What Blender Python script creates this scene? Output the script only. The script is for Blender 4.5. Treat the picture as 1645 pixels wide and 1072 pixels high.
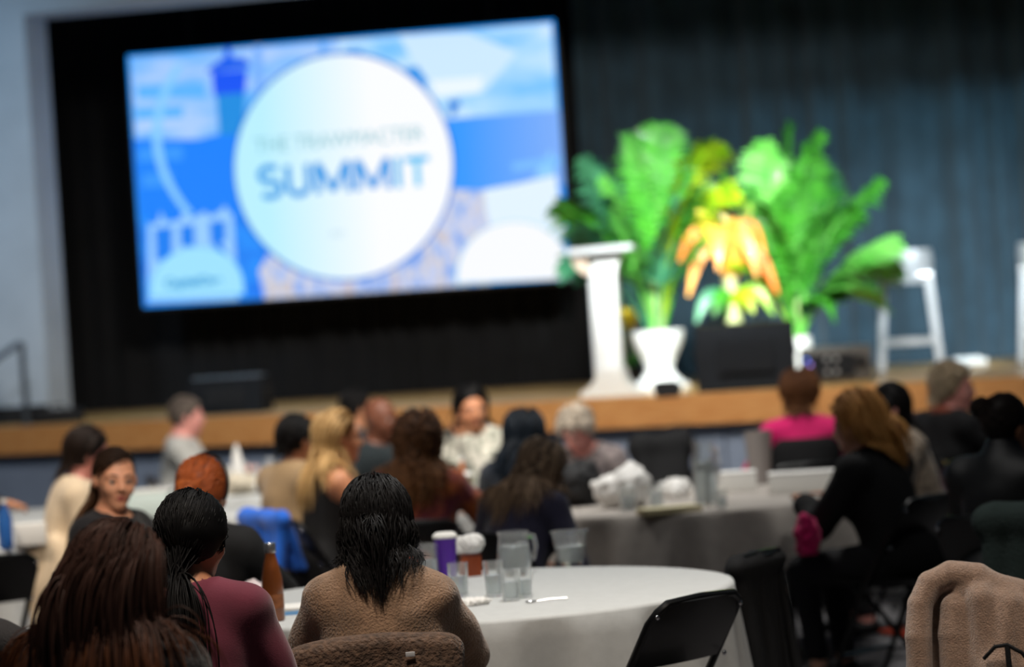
import bpy, bmesh, math, random
import numpy as np
from mathutils import Matrix, Vector, Euler

for o in list(bpy.data.objects):
    bpy.data.objects.remove(o)
SC = bpy.context.scene
COL = SC.collection
R = math.radians

# ---------------------------------------------------------------- camera, world, lights, exposure
CAM_H = 1.67
FPX = 4800.0                       # focal length in pixels of the 1645 x 1072 frame (about 105 mm)
cam_d = bpy.data.cameras.new('camera')
cam_d.sensor_width = 36.0
cam_d.lens = FPX * 36.0 / 1645.0
cam_d.clip_end = 100
cam_d.dof.use_dof = True
cam_d.dof.focus_distance = 8.1
cam_d.dof.aperture_fstop = 1.9
cam = bpy.data.objects.new('camera', cam_d)
COL.objects.link(cam)
CAMROT = Euler((R(90 - 0.43), 0, 0)).to_matrix() @ Matrix.Rotation(R(-3.7), 3, 'Z')
cam.matrix_world = Matrix.Translation((0, 0, CAM_H)) @ CAMROT.to_4x4()
SC.camera = cam

SC.view_settings.view_transform = 'Standard'
SC.view_settings.look = 'None'
SC.view_settings.gamma = 1.0
SC.view_settings.use_curve_mapping = False
SC.view_settings.exposure = 0.0

world = bpy.data.worlds.new('hall_ambient')
SC.world = world
world.use_nodes = True
wb = world.node_tree.nodes['Background']
wb.inputs[0].default_value = (0.50, 0.62, 0.80, 1)
wb.inputs[1].default_value = 0.032


def aim(o, target):
    d = Vector(target) - o.location
    o.rotation_euler = d.to_track_quat('-Z', 'Y').to_euler()


def lamp(name, kind, loc, target, energy, color, size=0.5, angle=60, blend=0.5):
    l = bpy.data.lights.new(name, kind)
    l.energy = energy
    l.color = color
    if kind == 'AREA':
        l.shape = 'DISK'
        l.size = size
    else:
        l.shadow_soft_size = size
    if kind == 'SPOT':
        l.spot_size = R(angle)
        l.spot_blend = blend
    o = bpy.data.objects.new(name, l)
    o.location = loc
    COL.objects.link(o)
    aim(o, target)
    return o


WARM = (1.0, 0.88, 0.75)
NEUT = (1.0, 0.98, 0.94)
COOL = (0.62, 0.82, 1.0)
# stage lighting rig hung above the audience
lamp('stage_spot', 'SPOT', (2.6, 12.5, 6.2), (1.5, 20.4, 1.9), 5200, (0.92, 1.0, 0.95), 0.18, 15, 0.7)
lamp('stage_spot', 'SPOT', (-0.8, 13.0, 6.4), (1.3, 20.5, 1.7), 4600, (0.95, 1.0, 0.97), 0.18, 14, 0.7)
lamp('stage_spot', 'SPOT', (3.6, 12.8, 6.2), (3.2, 21.4, 1.8), 5200, (0.9, 0.97, 1.0), 0.2, 17, 0.9)
lamp('stage_wash', 'SPOT', (4.2, 14.5, 6.8), (3.9, 22.2, 3.0), 2100, (0.52, 0.88, 1.0), 0.4, 38, 1.0)
lamp('wall_wash', 'SPOT', (-5.2, 17.0, 6.0), (-4.4, 22.2, 3.2), 700, (0.55, 0.78, 1.0), 0.4, 46, 1.0)
# house lights over the tables, with two added fills marked below
lamp('house_and_fill_light', 'SPOT', (0.3, 9.9, 5.6), (0.1, 9.9, 0.7), 820, NEUT, 0.35, 62, 0.9)
lamp('house_and_fill_light', 'SPOT', (1.3, 14.6, 5.6), (1.0, 14.0, 0.7), 560, NEUT, 0.35, 60, 0.9)
lamp('house_and_fill_light', 'SPOT', (-1.0, 13.0, 5.6), (-0.9, 15.2, 0.7), 1000, NEUT, 0.35, 66, 0.9)
lamp('house_and_fill_light', 'SPOT', (-3.2, 11.4, 5.6), (-2.4, 14.2, 0.8), 900, WARM, 0.35, 62, 0.9)
lamp('house_and_fill_light', 'SPOT', (-0.6, 6.7, 5.0), (-0.6, 7.9, 0.9), 560, WARM, 0.35, 66, 1.0)
lamp('house_and_fill_light', 'SPOT', (2.0, 6.8, 5.2), (1.5, 8.9, 0.7), 380, WARM, 0.35, 46, 1.0)
lamp('house_and_fill_light', 'SPOT', (-0.9, 6.8, 4.6), (-1.5, 11.4, 1.1), 900, WARM, 0.35, 30, 1.0)  # added fill, brightens the face of the woman turning round
lamp('house_and_fill_light', 'SPOT', (2.4, 10.6, 5.2), (1.7, 14.6, 1.1), 330, NEUT, 0.35, 52, 1.0)  # added front fill, brightens the people on the right
lamp('stage_front_light', 'SPOT', (0.4, 14.5, 5.6), (0.2, 20.0, 0.8), 1900, (1.0, 0.93, 0.84), 0.5, 80, 1.0)
lamp('stage_front_light', 'SPOT', (-3.0, 15.0, 5.6), (-2.6, 21.2, 0.8), 500, (0.9, 0.95, 1.0), 0.5, 60, 1.0)


# ---------------------------------------------------------------- small toolkit
def lin(c):
    out = []
    for v in c[:3]:
        v = v / 255.0
        out.append(v / 12.92 if v <= 0.04045 else ((v + 0.055) / 1.055) ** 2.4)
    return (*out, 1.0)


MATS = {}


def mat(name, rgb, rough=0.6, metal=0.0, vary=0.0, vscale=8.0, bump=0.0, bscale=60.0, bkind='noise',
        sheen=0.0, coat=0.0, trans=0.0, spec=0.5, rgb2=None, ior=1.45, stretch=(1, 1, 1)):
    if name in MATS:
        return MATS[name]
    m = bpy.data.materials.new(name)
    m.use_nodes = True
    nt = m.node_tree
    b = nt.nodes['Principled BSDF']
    b.inputs['Base Color'].default_value = lin(rgb)
    b.inputs['Roughness'].default_value = rough
    b.inputs['Metallic'].default_value = metal
    b.inputs['Specular IOR Level'].default_value = spec
    b.inputs['IOR'].default_value = ior
    if sheen:
        b.inputs['Sheen Weight'].default_value = sheen
        b.inputs['Sheen Roughness'].default_value = 0.5
    if coat:
        b.inputs['Coat Weight'].default_value = coat
    if trans:
        b.inputs['Transmission Weight'].default_value = trans
    tc = mp = None
    if vary or rgb2 or bump:
        tc = nt.nodes.new('ShaderNodeTexCoord')
        mp = nt.nodes.new('ShaderNodeMapping')
        mp.inputs['Scale'].default_value = stretch
        nt.links.new(tc.outputs['Object'], mp.inputs['Vector'])
    if vary or rgb2:
        n = nt.nodes.new('ShaderNodeTexNoise')
        n.inputs['Scale'].default_value = vscale
        n.inputs['Detail'].default_value = 4
        nt.links.new(mp.outputs[0], n.inputs['Vector'])
        cr = nt.nodes.new('ShaderNodeValToRGB')
        a = lin(rgb)
        c2 = lin(rgb2) if rgb2 else tuple(min(1, v * (1 + vary)) for v in a[:3]) + (1,)
        c1 = a if rgb2 else tuple(v * (1 - vary) for v in a[:3]) + (1,)
        cr.color_ramp.elements[0].position = 0.36
        cr.color_ramp.elements[1].position = 0.64
        cr.color_ramp.elements[0].color = c1
        cr.color_ramp.elements[1].color = c2
        nt.links.new(n.outputs['Fac'], cr.inputs[0])
        nt.links.new(cr.outputs[0], b.inputs['Base Color'])
    if bump:
        if bkind == 'wave':
            n = nt.nodes.new('ShaderNodeTexWave')
            n.inputs['Scale'].default_value = bscale
            n.inputs['Distortion'].default_value = 1.5
        elif bkind == 'voronoi':
            n = nt.nodes.new('ShaderNodeTexVoronoi')
            n.inputs['Scale'].default_value = bscale
        else:
            n = nt.nodes.new('ShaderNodeTexNoise')
            n.inputs['Scale'].default_value = bscale
            n.inputs['Detail'].default_value = 3
        nt.links.new(mp.outputs[0], n.inputs['Vector'])
        bp = nt.nodes.new('ShaderNodeBump')
        bp.inputs['Strength'].default_value = bump
        bp.inputs['Distance'].default_value = 0.01
        nt.links.new(n.outputs[0], bp.inputs['Height'])
        nt.links.new(bp.outputs[0], b.inputs['Normal'])
    MATS[name] = m
    return m


def emit(name, rgb, strength=1.0):
    if name in MATS:
        return MATS[name]
    m = bpy.data.materials.new(name)
    m.use_nodes = True
    b = m.node_tree.nodes['Principled BSDF']
    b.inputs['Base Color'].default_value = (0.01, 0.01, 0.01, 1)
    b.inputs['Roughness'].default_value = 0.6
    b.inputs['Emission Color'].default_value = lin(rgb)
    b.inputs['Emission Strength'].default_value = strength
    MATS[name] = m
    return m


def tag(o, label=None, cat=None, group=None, kind=None):
    if label:
        o['label'] = label
    if cat:
        o['category'] = cat
    if group:
        o['group'] = group
    if kind:
        o['kind'] = kind
    return o


def empty(name, loc=(0, 0, 0), rz=0.0, label=None, cat=None, group=None):
    o = bpy.data.objects.new(name, None)
    o.empty_display_size = 0.05
    o.location = loc
    o.rotation_euler = (0, 0, rz)
    COL.objects.link(o)
    return tag(o, label, cat, group)


def put(name, me, material=None, parent=None, loc=(0, 0, 0), rot=(0, 0, 0), label=None, cat=None, group=None, kind=None):
    o = bpy.data.objects.new(name, me)
    if material is not None and len(me.materials) == 0:
        for m in (material if isinstance(material, (list, tuple)) else [material]):
            me.materials.append(m)
    o.location = loc
    o.rotation_euler = rot
    COL.objects.link(o)
    if parent is not None:
        o.parent = parent
    return tag(o, label, cat, group, kind)


def raw_mesh(name, V, F, smooth=True):
    me = bpy.data.meshes.new(name)
    V = np.asarray(V, dtype=np.float32)
    F = np.asarray(F, dtype=np.int32)
    n = F.shape[1]
    me.vertices.add(len(V))
    me.vertices.foreach_set('co', V.ravel())
    me.loops.add(F.size)
    me.loops.foreach_set('vertex_index', F.ravel())
    me.polygons.add(len(F))
    me.polygons.foreach_set('loop_start', np.arange(0, F.size, n, dtype=np.int32))
    me.polygons.foreach_set('use_smooth', np.full(len(F), smooth))
    me.update(calc_edges=True)
    return me


class MB:
    """collects boxes, tubes, lathes and sheets; build() turns them into one mesh object"""

    def __init__(self):
        self.bm = bmesh.new()

    def box(self, c, s, rot=None, bevel=0.0):
        M = Matrix.Translation(c)
        if rot is not None:
            M = M @ (rot.to_4x4() if isinstance(rot, Matrix) else Euler(rot).to_matrix().to_4x4())
        r = bmesh.ops.create_cube(self.bm, size=1.0, matrix=M @ Matrix.Diagonal((*s, 1)))
        if bevel:
            ed = list({e for v in r['verts'] for e in v.link_edges})
            bmesh.ops.bevel(self.bm, geom=ed, offset=bevel, segments=2, affect='EDGES', profile=0.6)
        return self

    def prism(self, pts, d0, d1, axis='Y'):
        """polygon pts (a, b) extruded from d0 to d1 along an axis; (a,b) are the other two axes in order"""
        def mk(a, b, d):
            return {'X': (d, a, b), 'Y': (a, d, b), 'Z': (a, b, d)}[axis]
        v0 = [self.bm.verts.new(mk(a, b, d0)) for a, b in pts]
        v1 = [self.bm.verts.new(mk(a, b, d1)) for a, b in pts]
        n = len(pts)
        self.bm.faces.new(v0)
        self.bm.faces.new(list(reversed(v1)))
        for i in range(n):
            self.bm.faces.new((v0[i], v1[i], v1[(i + 1) % n], v0[(i + 1) % n]))
        return self

    def tube(self, pts, rad, n=8, closed=False):
        pts = [Vector(p) for p in pts]
        m = len(pts)
        rads = rad if isinstance(rad, (list, tuple)) else [rad] * m
        rings = []
        up = None
        for i, p in enumerate(pts):
            if closed:
                t = pts[(i + 1) % m] - pts[i - 1]
            else:
                t = (pts[min(i + 1, m - 1)] - pts[max(i - 1, 0)])
            t.normalize()
            if up is None:
                up = Vector((0, 0, 1)) if abs(t.z) < 0.9 else Vector((1, 0, 0))
            a = t.cross(up)
            if a.length < 1e-4:
                a = t.cross(Vector((0.3, 1, 0.2)))
            a.normalize()
            b = a.cross(t).normalized()
            up = b
            rings.append([self.bm.verts.new(p + (a * math.cos(2 * math.pi * k / n) + b * math.sin(2 * math.pi * k / n)) * rads[i]) for k in range(n)])
        segs = m if closed else m - 1
        for i in range(segs):
            r0, r1 = rings[i], rings[(i + 1) % m]
            for k in range(n):
                self.bm.faces.new((r0[k], r0[(k + 1) % n], r1[(k + 1) % n], r1[k]))
        if not closed:
            self.bm.faces.new(list(reversed(rings[0])))
            self.bm.faces.new(rings[-1])
        return self

    def lathe(self, prof, n=24, c=(0, 0, 0), cap0=True, cap1=True, sx=1.0, sy=1.0):
        c = Vector(c)
        rings = [[self.bm.verts.new(c + Vector((r * sx * math.cos(2 * math.pi * k / n), r * sy * math.sin(2 * math.pi * k / n), z))) for k in range(n)] for r, z in prof]
        for a, b in zip(rings[:-1], rings[1:]):
            for k in range(n):
                self.bm.faces.new((a[k], a[(k + 1) % n], b[(k + 1) % n], b[k]))
        if cap0:
            self.bm.faces.new(list(reversed(rings[0])))
        if cap1:
            self.bm.faces.new(rings[-1])
        return self

    def ball(self, c, r, seg=12, s=(1, 1, 1)):
        bmesh.ops.create_uvsphere(self.bm, u_segments=seg, v_segments=max(6, seg // 2 + 2), radius=r,
                                  matrix=Matrix.Translation(c) @ Matrix.Diagonal((*s, 1)))
        return self

    def sheet(self, rows):
        vs = [[self.bm.verts.new(p) for p in row] for row in rows]
        for a, b in zip(vs[:-1], vs[1:]):
            for k in range(len(a) - 1):
                self.bm.faces.new((a[k], a[k + 1], b[k + 1], b[k]))
        return self

    def mesh(self, name, smooth=True, angle=40):
        bmesh.ops.recalc_face_normals(self.bm, faces=self.bm.faces)
        me = bpy.data.meshes.new(name)
        self.bm.to_mesh(me)
        self.bm.free()
        if smooth:
            me.polygons.foreach_set('use_smooth', np.full(len(me.polygons), True))
            me.set_sharp_from_angle(angle=R(angle))
        me.update()
        return me

    def build(self, name, material=None, parent=None, loc=(0, 0, 0), rot=(0, 0, 0), smooth=True, **kw):
        return put(name, self.mesh(name, smooth), material, parent, loc, rot, **kw)


def copy_tree(o, parent=None):
    c = o.copy()
    COL.objects.link(c)
    if parent is not None:
        c.parent = parent
    for ch in [x for x in bpy.data.objects if x.parent == o]:
        copy_tree(ch, c)
    return c


# ---------------------------------------------------------------- the hall and the stage
ST_Z = 1.07
m_floor = mat('grey_carpet', (92, 90, 92), 0.95, vary=0.25, vscale=30, bump=0.4, bscale=300)
m_wall = mat('painted_wall', (176, 186, 196), 0.8, vary=0.05, vscale=3, bump=0.05, bscale=40)
m_fascia = mat('oak_nosing', (204, 148, 90), 0.5, rgb2=(188, 128, 72), vscale=3, stretch=(1, 6, 20), coat=0.15)
m_sfloor = mat('stage_boards', (206, 172, 112), 0.45, rgb2=(190, 152, 92), vscale=2.5, stretch=(0.6, 5, 1), coat=0.2)
m_skirt = mat('stage_front_panel', (120, 132, 152), 0.75, vary=0.08, vscale=2)
m_black = mat('black_velvet', (7, 8, 11), 0.95, vary=0.3, vscale=4)
m_teal = mat('dark_grey_curtain', (40, 62, 76), 0.9, vary=0.15, vscale=5, sheen=0.2)
m_darkbase = mat('black_rubber_base', (20, 20, 22), 0.7)

mb = MB(); mb.box((0, 11.5, -0.05), (16, 27, 0.1)); mb.build('floor', m_floor, kind='structure')

# front edge of the stage (slightly bowed), left far, right near
def front(t):
    x = -6.2 + 12.0 * t
    y = 22.55 - 0.455 * (x + 6.2) - 0.35 * math.sin(math.pi * min(1, max(0, (x + 4.0) / 8.5)))
    return x, y

FN = 24
fr = [front(i / FN) for i in range(FN + 1)]
mb = MB()
mb.prism(fr + [(5.8, 26), (-6.2, 26)], ST_Z - 0.03, ST_Z, 'Z')
stage_floor = mb.build('floor_stage', m_sfloor, kind='structure')
def strip(off0, off1, z0, z1):
    m_ = MB()
    a = [(x, y - off0) for x, y in fr]
    b = [(x, y - off1) for x, y in reversed(fr)]
    m_.prism(a + b, z0, z1, 'Z')
    return m_
# nosing is built from separate boards with fine joints
nb = 6
seg = FN // nb
for k in range(nb):
    pts = fr[k * seg:(k + 1) * seg + 1]
    sx0, sx1 = pts[0][0] + 0.004, pts[-1][0] - 0.004
    pts = [(max(sx0, min(sx1, x)), y) for x, y in pts]
    m_ = MB()
    m_.prism([(x, y - 0.035) for x, y in pts] + [(x, y) for x, y in reversed(pts)], ST_Z - 0.19, ST_Z + 0.004, 'Z')
    m_.build('nosing_board', m_fascia, stage_floor)
panels = []
skirt = None
for k in range(8):
    pts = fr[k * 3:(k + 1) * 3 + 1]
    sx0, sx1 = pts[0][0] + 0.006, pts[-1][0] - 0.006
    pts = [(max(sx0, min(sx1, x)), y) for x, y in pts]
    m_ = MB()
    m_.prism([(x, y + 0.06) for x, y in pts] + [(x, y + 0.09) for x, y in reversed(pts)], 0.0, ST_Z - 0.03, 'Z')
    if skirt is None:
        skirt = m_.build('wall_stage_front', m_skirt, kind='structure')
    else:
        m_.build('panel', m_skirt, skirt)

# proscenium wall with an opening: left pier, header; room side wall
YAW = R(14)
EU = Vector((math.cos(YAW), -math.sin(YAW), 0)); EV = Vector((math.sin(YAW), math.cos(YAW), 0))
PO = Vector((-3.45, 22.1, 0))
prot = Matrix.Rotation(-YAW, 3, 'Z')
def wallbox(u0, u1, v0, v1, z0, z1):
    m_ = MB()
    m_.box((0, 0, 0), (u1 - u0, v1 - v0, z1 - z0))
    return m_, PO + EU * ((u0 + u1) / 2) + EV * ((v0 + v1) / 2) + Vector((0, 0, (z0 + z1) / 2))
m_, c = wallbox(-4.0, 0.0, 0.0, 0.42, ST_Z, 7.0)
m_.build('wall_back', m_wall, loc=c, rot=(0, 0, -YAW), kind='structure')
m_, c = wallbox(0.0, 9.0, 0.0, 0.42, 4.09, 7.0)
m_.build('wall_header', m_wall, loc=c, rot=(0, 0, -YAW), kind='structure')
m_, c = wallbox(-4.0, -0.003, -0.02, 0.002, ST_Z, ST_Z + 0.13)
m_.build('baseboard_back', m_darkbase, loc=c, rot=(0, 0, -YAW), kind='structure')
mb = MB(); mb.box((-7.2, 11.5, 3.5), (0.1, 27, 7.0)); mb.build('wall_left', m_wall, kind='structure')
mb = MB(); mb.box((7.2, 11.5, 3.5), (0.1, 27, 7.0)); mb.build('wall_right', m_wall, kind='structure')


def drape(name, a, b, z0, z1, material, pitch, amp, label, seed):
    """a hanging pleated curtain with thickness, from a to b"""
    rng = random.Random(seed)
    a = Vector((*a, 0)); b = Vector((*b, 0))
    L = (b - a).length
    t = (b - a).normalized(); nrm = Vector((t.y, -t.x, 0))
    n = int(L / pitch * 10)
    ph = 0
    row = []
    for i in range(n + 1):
        ph += (2 * math.pi / 10) * (1 + 0.35 * math.sin(i * 0.11 + seed) + rng.uniform(-.1, .1))
        row.append((i / n * L, math.sin(ph) + 0.35 * math.sin(ph * 0.43 + seed)))
    zs = [z0 + (z1 - z0) * k / 6 for k in range(7)]
    V = []; F = []
    for side in (0, 1):
        for z in zs:
            f = amp * (1.15 - 0.35 * (z - z0) / (z1 - z0))
            for s, w in row:
                p = a + t * s + nrm * (w * f + (0.0 if side == 0 else -0.012))
                V.append((p.x, p.y, z))
    m = n + 1
    off = 7 * m
    for k in range(6):
        for i in range(n):
            q = (k * m + i, k * m + i + 1, (k + 1) * m + i + 1, (k + 1) * m + i)
            F.append(q)
            F.append(tuple(off + x for x in reversed(q)))
    for k in (0, 6):
        for i in range(n):
            F.append((k * m + i, k * m + i + 1, off + k * m + i + 1, off + k * m + i))
    me = raw_mesh(name, V, F)
    return put(name, me, material, label=label, cat='curtain')

drape('stage_curtain', (-4.4, 24.3), (0.75, 23.2), ST_Z + 0.01, 4.9, m_black, 0.22, 0.03, 'black velvet backdrop curtain hanging behind the projection screen', 3)
drape('stage_curtain', (0.62, 23.0), (6.4, 21.95), ST_Z + 0.01, 4.9, m_teal, 0.30, 0.06, 'dark blue-grey pleated curtain behind the palms and stools', 8)

# ---------------------------------------------------------------- projection screen
SW, SH = 3.385, 1.965
scr = empty('projection_screen', (-2.85, 23.3, 1.885), -math.atan2(0.66, 3.317), 'large glowing projection screen reading SUMMIT in a white circle', 'screen')
m_case = mat('screen_casing', (12, 12, 14), 0.6)
mb = MB(); mb.box((SW / 2, 0.03, SH / 2), (SW + 0.06, 0.05, SH + 0.06), bevel=0.012); mb.build('casing', m_case, scr)
for x in (0.5, SW - 0.5):
    mb = MB(); mb.tube([(x, 0.03, SH + 0.02), (x, 0.03, SH + 2.6)], 0.008, 6); mb.build('hanging_cable', m_case, scr)

def uvc(cx, cy):
    u = v = 0.5
    for _ in range(6):
        xl = 48 + 67 * (1 - v); xr = 1545 + 47 * (1 - v)
        u = (cx - xl) / (xr - xl)
        yt = 148 - 133 * u; yb = 1027 - 102 * u
        v = (yb - cy) / (yb - yt)
    return u * SW, v * SH

ART = [0]
def shape(name, pts, rgb, layer, strength=1.0, material=None, world=False):
    P = [(min(SW, max(0, x)), min(SH, max(0, z))) for x, z in (pts if world else [uvc(*p) for p in pts])]
    m_ = bmesh.new()
    vs = [m_.verts.new((x, 0, z)) for x, z in P]
    m_.faces.new(vs)
    bmesh.ops.recalc_face_normals(m_, faces=m_.faces)
    if m_.faces[:][0].normal.y > 0:
        bmesh.ops.reverse_faces(m_, faces=m_.faces)
    me = bpy.data.meshes.new(name)
    m_.to_mesh(me); m_.free()
    ART[0] += 1
    return put(name, me, material or emit('screen_light_%d_%d_%d' % tuple(rgb), rgb, strength), scr, (0, -0.0008 * layer, 0))

def ellipse(cx, cz, rx, rz, n=64, a0=0, a1=360):
    return [(cx + rx * math.cos(R(a0 + (a1 - a0) * i / (n if a1 - a0 == 360 else n - 1))), cz + rz * math.sin(R(a0 + (a1 - a0) * i / (n if a1 - a0 == 360 else n - 1)))) for i in range(n)]

def screen_noise(name, stops, scale, stretch, strength=1.0, offset=(0, 0, 0)):
    m = bpy.data.materials.new(name); m.use_nodes = True
    nt = m.node_tree; b = nt.nodes['Principled BSDF']
    b.inputs['Base Color'].default_value = (0.01, 0.01, 0.01, 1)
    tc = nt.nodes.new('ShaderNodeTexCoord'); mp = nt.nodes.new('ShaderNodeMapping')
    mp.inputs['Scale'].default_value = stretch
    mp.inputs['Location'].default_value = offset
    n = nt.nodes.new('ShaderNodeTexNoise'); n.inputs['Scale'].default_value = scale; n.inputs['Detail'].default_value = 3
    cr = nt.nodes.new('ShaderNodeValToRGB')
    while len(cr.color_ramp.elements) < len(stops):
        cr.color_ramp.elements.new(0.5)
    for e, (p, c) in zip(cr.color_ramp.elements, stops):
        e.position = p; e.color = lin(c)
    nt.links.new(tc.outputs['Object'], mp.inputs[0]); nt.links.new(mp.outputs[0], n.inputs['Vector'])
    nt.links.new(n.outputs['Fac'], cr.inputs[0]); nt.links.new(cr.outputs[0], b.inputs['Emission Color'])
    b.inputs['Emission Strength'].default_value = strength
    return m

def screen_ramp(name, c0, c1, p0, p1, axis=0):
    """printed two-colour gradient of the slide artwork"""
    m = bpy.data.materials.new(name); m.use_nodes = True
    nt = m.node_tree; b = nt.nodes['Principled BSDF']
    b.inputs['Base Color'].default_value = (0.01, 0.01, 0.01, 1)
    tc = nt.nodes.new('ShaderNodeTexCoord'); sx = nt.nodes.new('ShaderNodeSeparateXYZ')
    mr = nt.nodes.new('ShaderNodeMapRange'); mr.inputs[1].default_value = p0; mr.inputs[2].default_value = p1
    cr = nt.nodes.new('ShaderNodeValToRGB')
    cr.color_ramp.elements[0].color = lin(c0); cr.color_ramp.elements[1].color = lin(c1)
    nt.links.new(tc.outputs['Object'], sx.inputs[0]); nt.links.new(sx.outputs[axis], mr.inputs[0])
    nt.links.new(mr.outputs[0], cr.inputs[0]); nt.links.new(cr.outputs[0], b.inputs['Emission Color'])
    b.inputs['Emission Strength'].default_value = 1.0
    return m

full = [(0, 0), (SW, 0), (SW, SH), (0, SH)]
shape('slide_border', full, (20, 150, 255), 1, world=True)
e_ = 0.022
skyl = screen_noise('slide_sky_left', [(0.35, (96, 180, 255)), (0.62, (176, 208, 255))], 2.4, (0.7, 1, 2.5))
skyr = screen_noise('slide_sky_right', [(0.36, (120, 196, 255)), (0.52, (176, 222, 255)), (0.68, (228, 244, 255))], 2.2, (0.7, 1, 2.0), offset=(3, 0, 1))
shape('slide_sky', [(e_, SH * .55), (SW * .5, SH * .55), (SW * .5, SH - e_), (e_, SH - e_)], None, 2, material=skyl, world=True)
shape('slide_sky', [(SW * .5, SH * .5), (SW - e_, SH * .5), (SW - e_, SH - e_), (SW * .5, SH - e_)], None, 2, material=skyr, world=True)
shape('slide_cloud', [(1010, 70), (1250, 60), (1420, 130), (1300, 270), (1130, 290), (1080, 200)], (205, 234, 255), 3)
shape('slide_cloud', [(1120, 230), (1300, 215), (1290, 270), (1140, 285)], (236, 248, 255), 4)
shape('slide_sea', [(70, 440), (300, 440), (440, 405), (560, 400), (560, 720), (100, 720)], (2, 128, 255), 3)
shape('slide_sea', [(1100, 372), (1330, 350), (1560, 332), (1575, 595), (1200, 612), (1100, 612)], None, 3, material=screen_ramp('slide_sea_right', (40, 150, 255), (120, 172, 250), 2.6, 3.35))
shape('slide_low_town', [(90, 715), (560, 690), (640, 1000), (118, 1018)], None, 3, material=screen_noise('slide_harbour', [(0.4, (8, 116, 240)), (0.62, (30, 146, 255))], 5, (1, 1, 1)))
# tower with a domed top
for r_, c_ in (([(330, 200), (375, 165), (400, 150), (470, 155), (490, 180), (470, 190), (350, 205)], (28, 96, 240)),
               ([(352, 205), (478, 195), (470, 275), (360, 285)], (10, 84, 246)),
               ([(368, 285), (470, 275), (466, 420), (380, 425)], (20, 140, 226)),
               ([(398, 105), (418, 104), (424, 160), (396, 160)], (24, 96, 240)),
               ([(500, 95), (528, 93), (540, 330), (505, 380)], (120, 176, 255))):
    shape('slide_tower', r_, c_, 5)
for k, (x0, y0, x1, y1) in enumerate(((85, 252, 330, 300), (80, 330, 250, 372), (90, 470, 250, 520), (105, 560, 215, 610))):
    shape('slide_ripple', [(x0, y0), (x1, y0 - 8), (x1, y1 - 8), (x0, y1)], (92, 180, 255) if k < 2 else (50, 150, 255), 4)
arc_o = []; arc_i = []
for i in range(17):
    t = i / 16
    a = (1 - t) ** 2; b = 2 * t * (1 - t); c = t * t
    x = a * 235 + b * 60 + c * 275; y = a * 178 + b * 455 + c * 700
    arc_o.append((x - 15, y)); arc_i.append((x + 15, y))
shape('slide_arc', arc_o + arc_i[::-1], (134, 204, 255), 6)
for q, c_ in (([(1180, 300), (1222, 296), (1222, 320), (1206, 326), (1208, 352), (1188, 354)], (40, 130, 226)), ([(1030, 185), (1075, 180), (1110, 230), (1100, 262)], (40, 150, 236)), ([(735, 92), (755, 90), (760, 140), (735, 145)], (96, 170, 250)), ([(820, 118), (880, 116), (885, 140), (820, 142)], (60, 160, 245)),
              ([(1395, 520), (1560, 495), (1565, 520), (1400, 545)], (120, 190, 255)), ([(1470, 570), (1530, 470), (1545, 560)], (140, 206, 255))):
    shape('slide_skyline', q, c_, 6)
# white colonnade building, lower left
shape('slide_building', [(128, 735), (160, 735), (172, 692), (190, 730), (238, 722), (258, 690), (285, 715), (330, 690), (345, 708), (385, 690), (400, 668), (415, 695), (428, 700), (440, 870), (450, 1000), (130, 1010)], (150, 204, 255), 5)
for q in ([(152, 752), (214, 745), (214, 860), (158, 866)], [(242, 742), (292, 738), (294, 812), (246, 815)], [(346, 728), (402, 722), (404, 795), (384, 800), (415, 850), (405, 858), (352, 800)]):
    shape('slide_window', q, (6, 126, 244), 6)
def dome(pts, rgb, rim, layer, nm):
    cx = sum(p[0] for p in pts) / len(pts); cy = sum(p[1] for p in pts) / len(pts)
    shape(nm + '_rim', [(cx + (x - cx) * 1.03, cy + (y - cy) * 1.035) for x, y in pts], rim, layer)
    shape(nm, pts, rgb, layer + 1)
dl = []
for i in range(21):
    a = math.pi * (1 - i / 20)
    dl.append((303 + 165 * math.cos(a), 985 - 168 * math.sin(a) ** 0.8 - 6 * math.cos(a)))
dome(dl, (158, 226, 255), (60, 180, 255), 7, 'slide_badge')
# town, lower middle and right
town = screen_noise('slide_town', [(0.30, (80, 140, 236)), (0.42, (160, 186, 238)), (0.52, (206, 212, 238)), (0.62, (206, 198, 196)), (0.72, (190, 176, 210))], 7, (1.6, 1, 0.9))
shape('slide_town', [(520, 900), (560, 830), (700, 900), (1000, 880), (1190, 610), (1320, 615), (1320, 960), (540, 1000)], None, 4, material=town)
shape('slide_mist', [(1300, 612), (1420, 590), (1545, 560), (1580, 780), (1560, 800), (1330, 770), (1310, 700)], (226, 243, 255), 5)
dr = []
for i in range(25):
    a = math.pi * (1 - i / 24)
    dr.append((1400 + 193 * math.cos(a), 932 - 208 * math.sin(a) ** 0.85 - 8 * math.cos(a)))
dome(dr, (248, 250, 253), (70, 200, 255), 7, 'slide_badge')
# main disc
ccx, ccz = uvc(815, 533)
CR = 0.862
shape('slide_disc_rim', ellipse(ccx, ccz, CR + 0.022, CR + 0.022), (10, 120, 220), 9, world=True)
shape('slide_disc', ellipse(ccx, ccz, CR, CR), None, 10, material=screen_ramp('slide_disc_paper', (186, 240, 255), (250, 252, 255), ccx - 0.62, ccx + 0.25), world=True)

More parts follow.
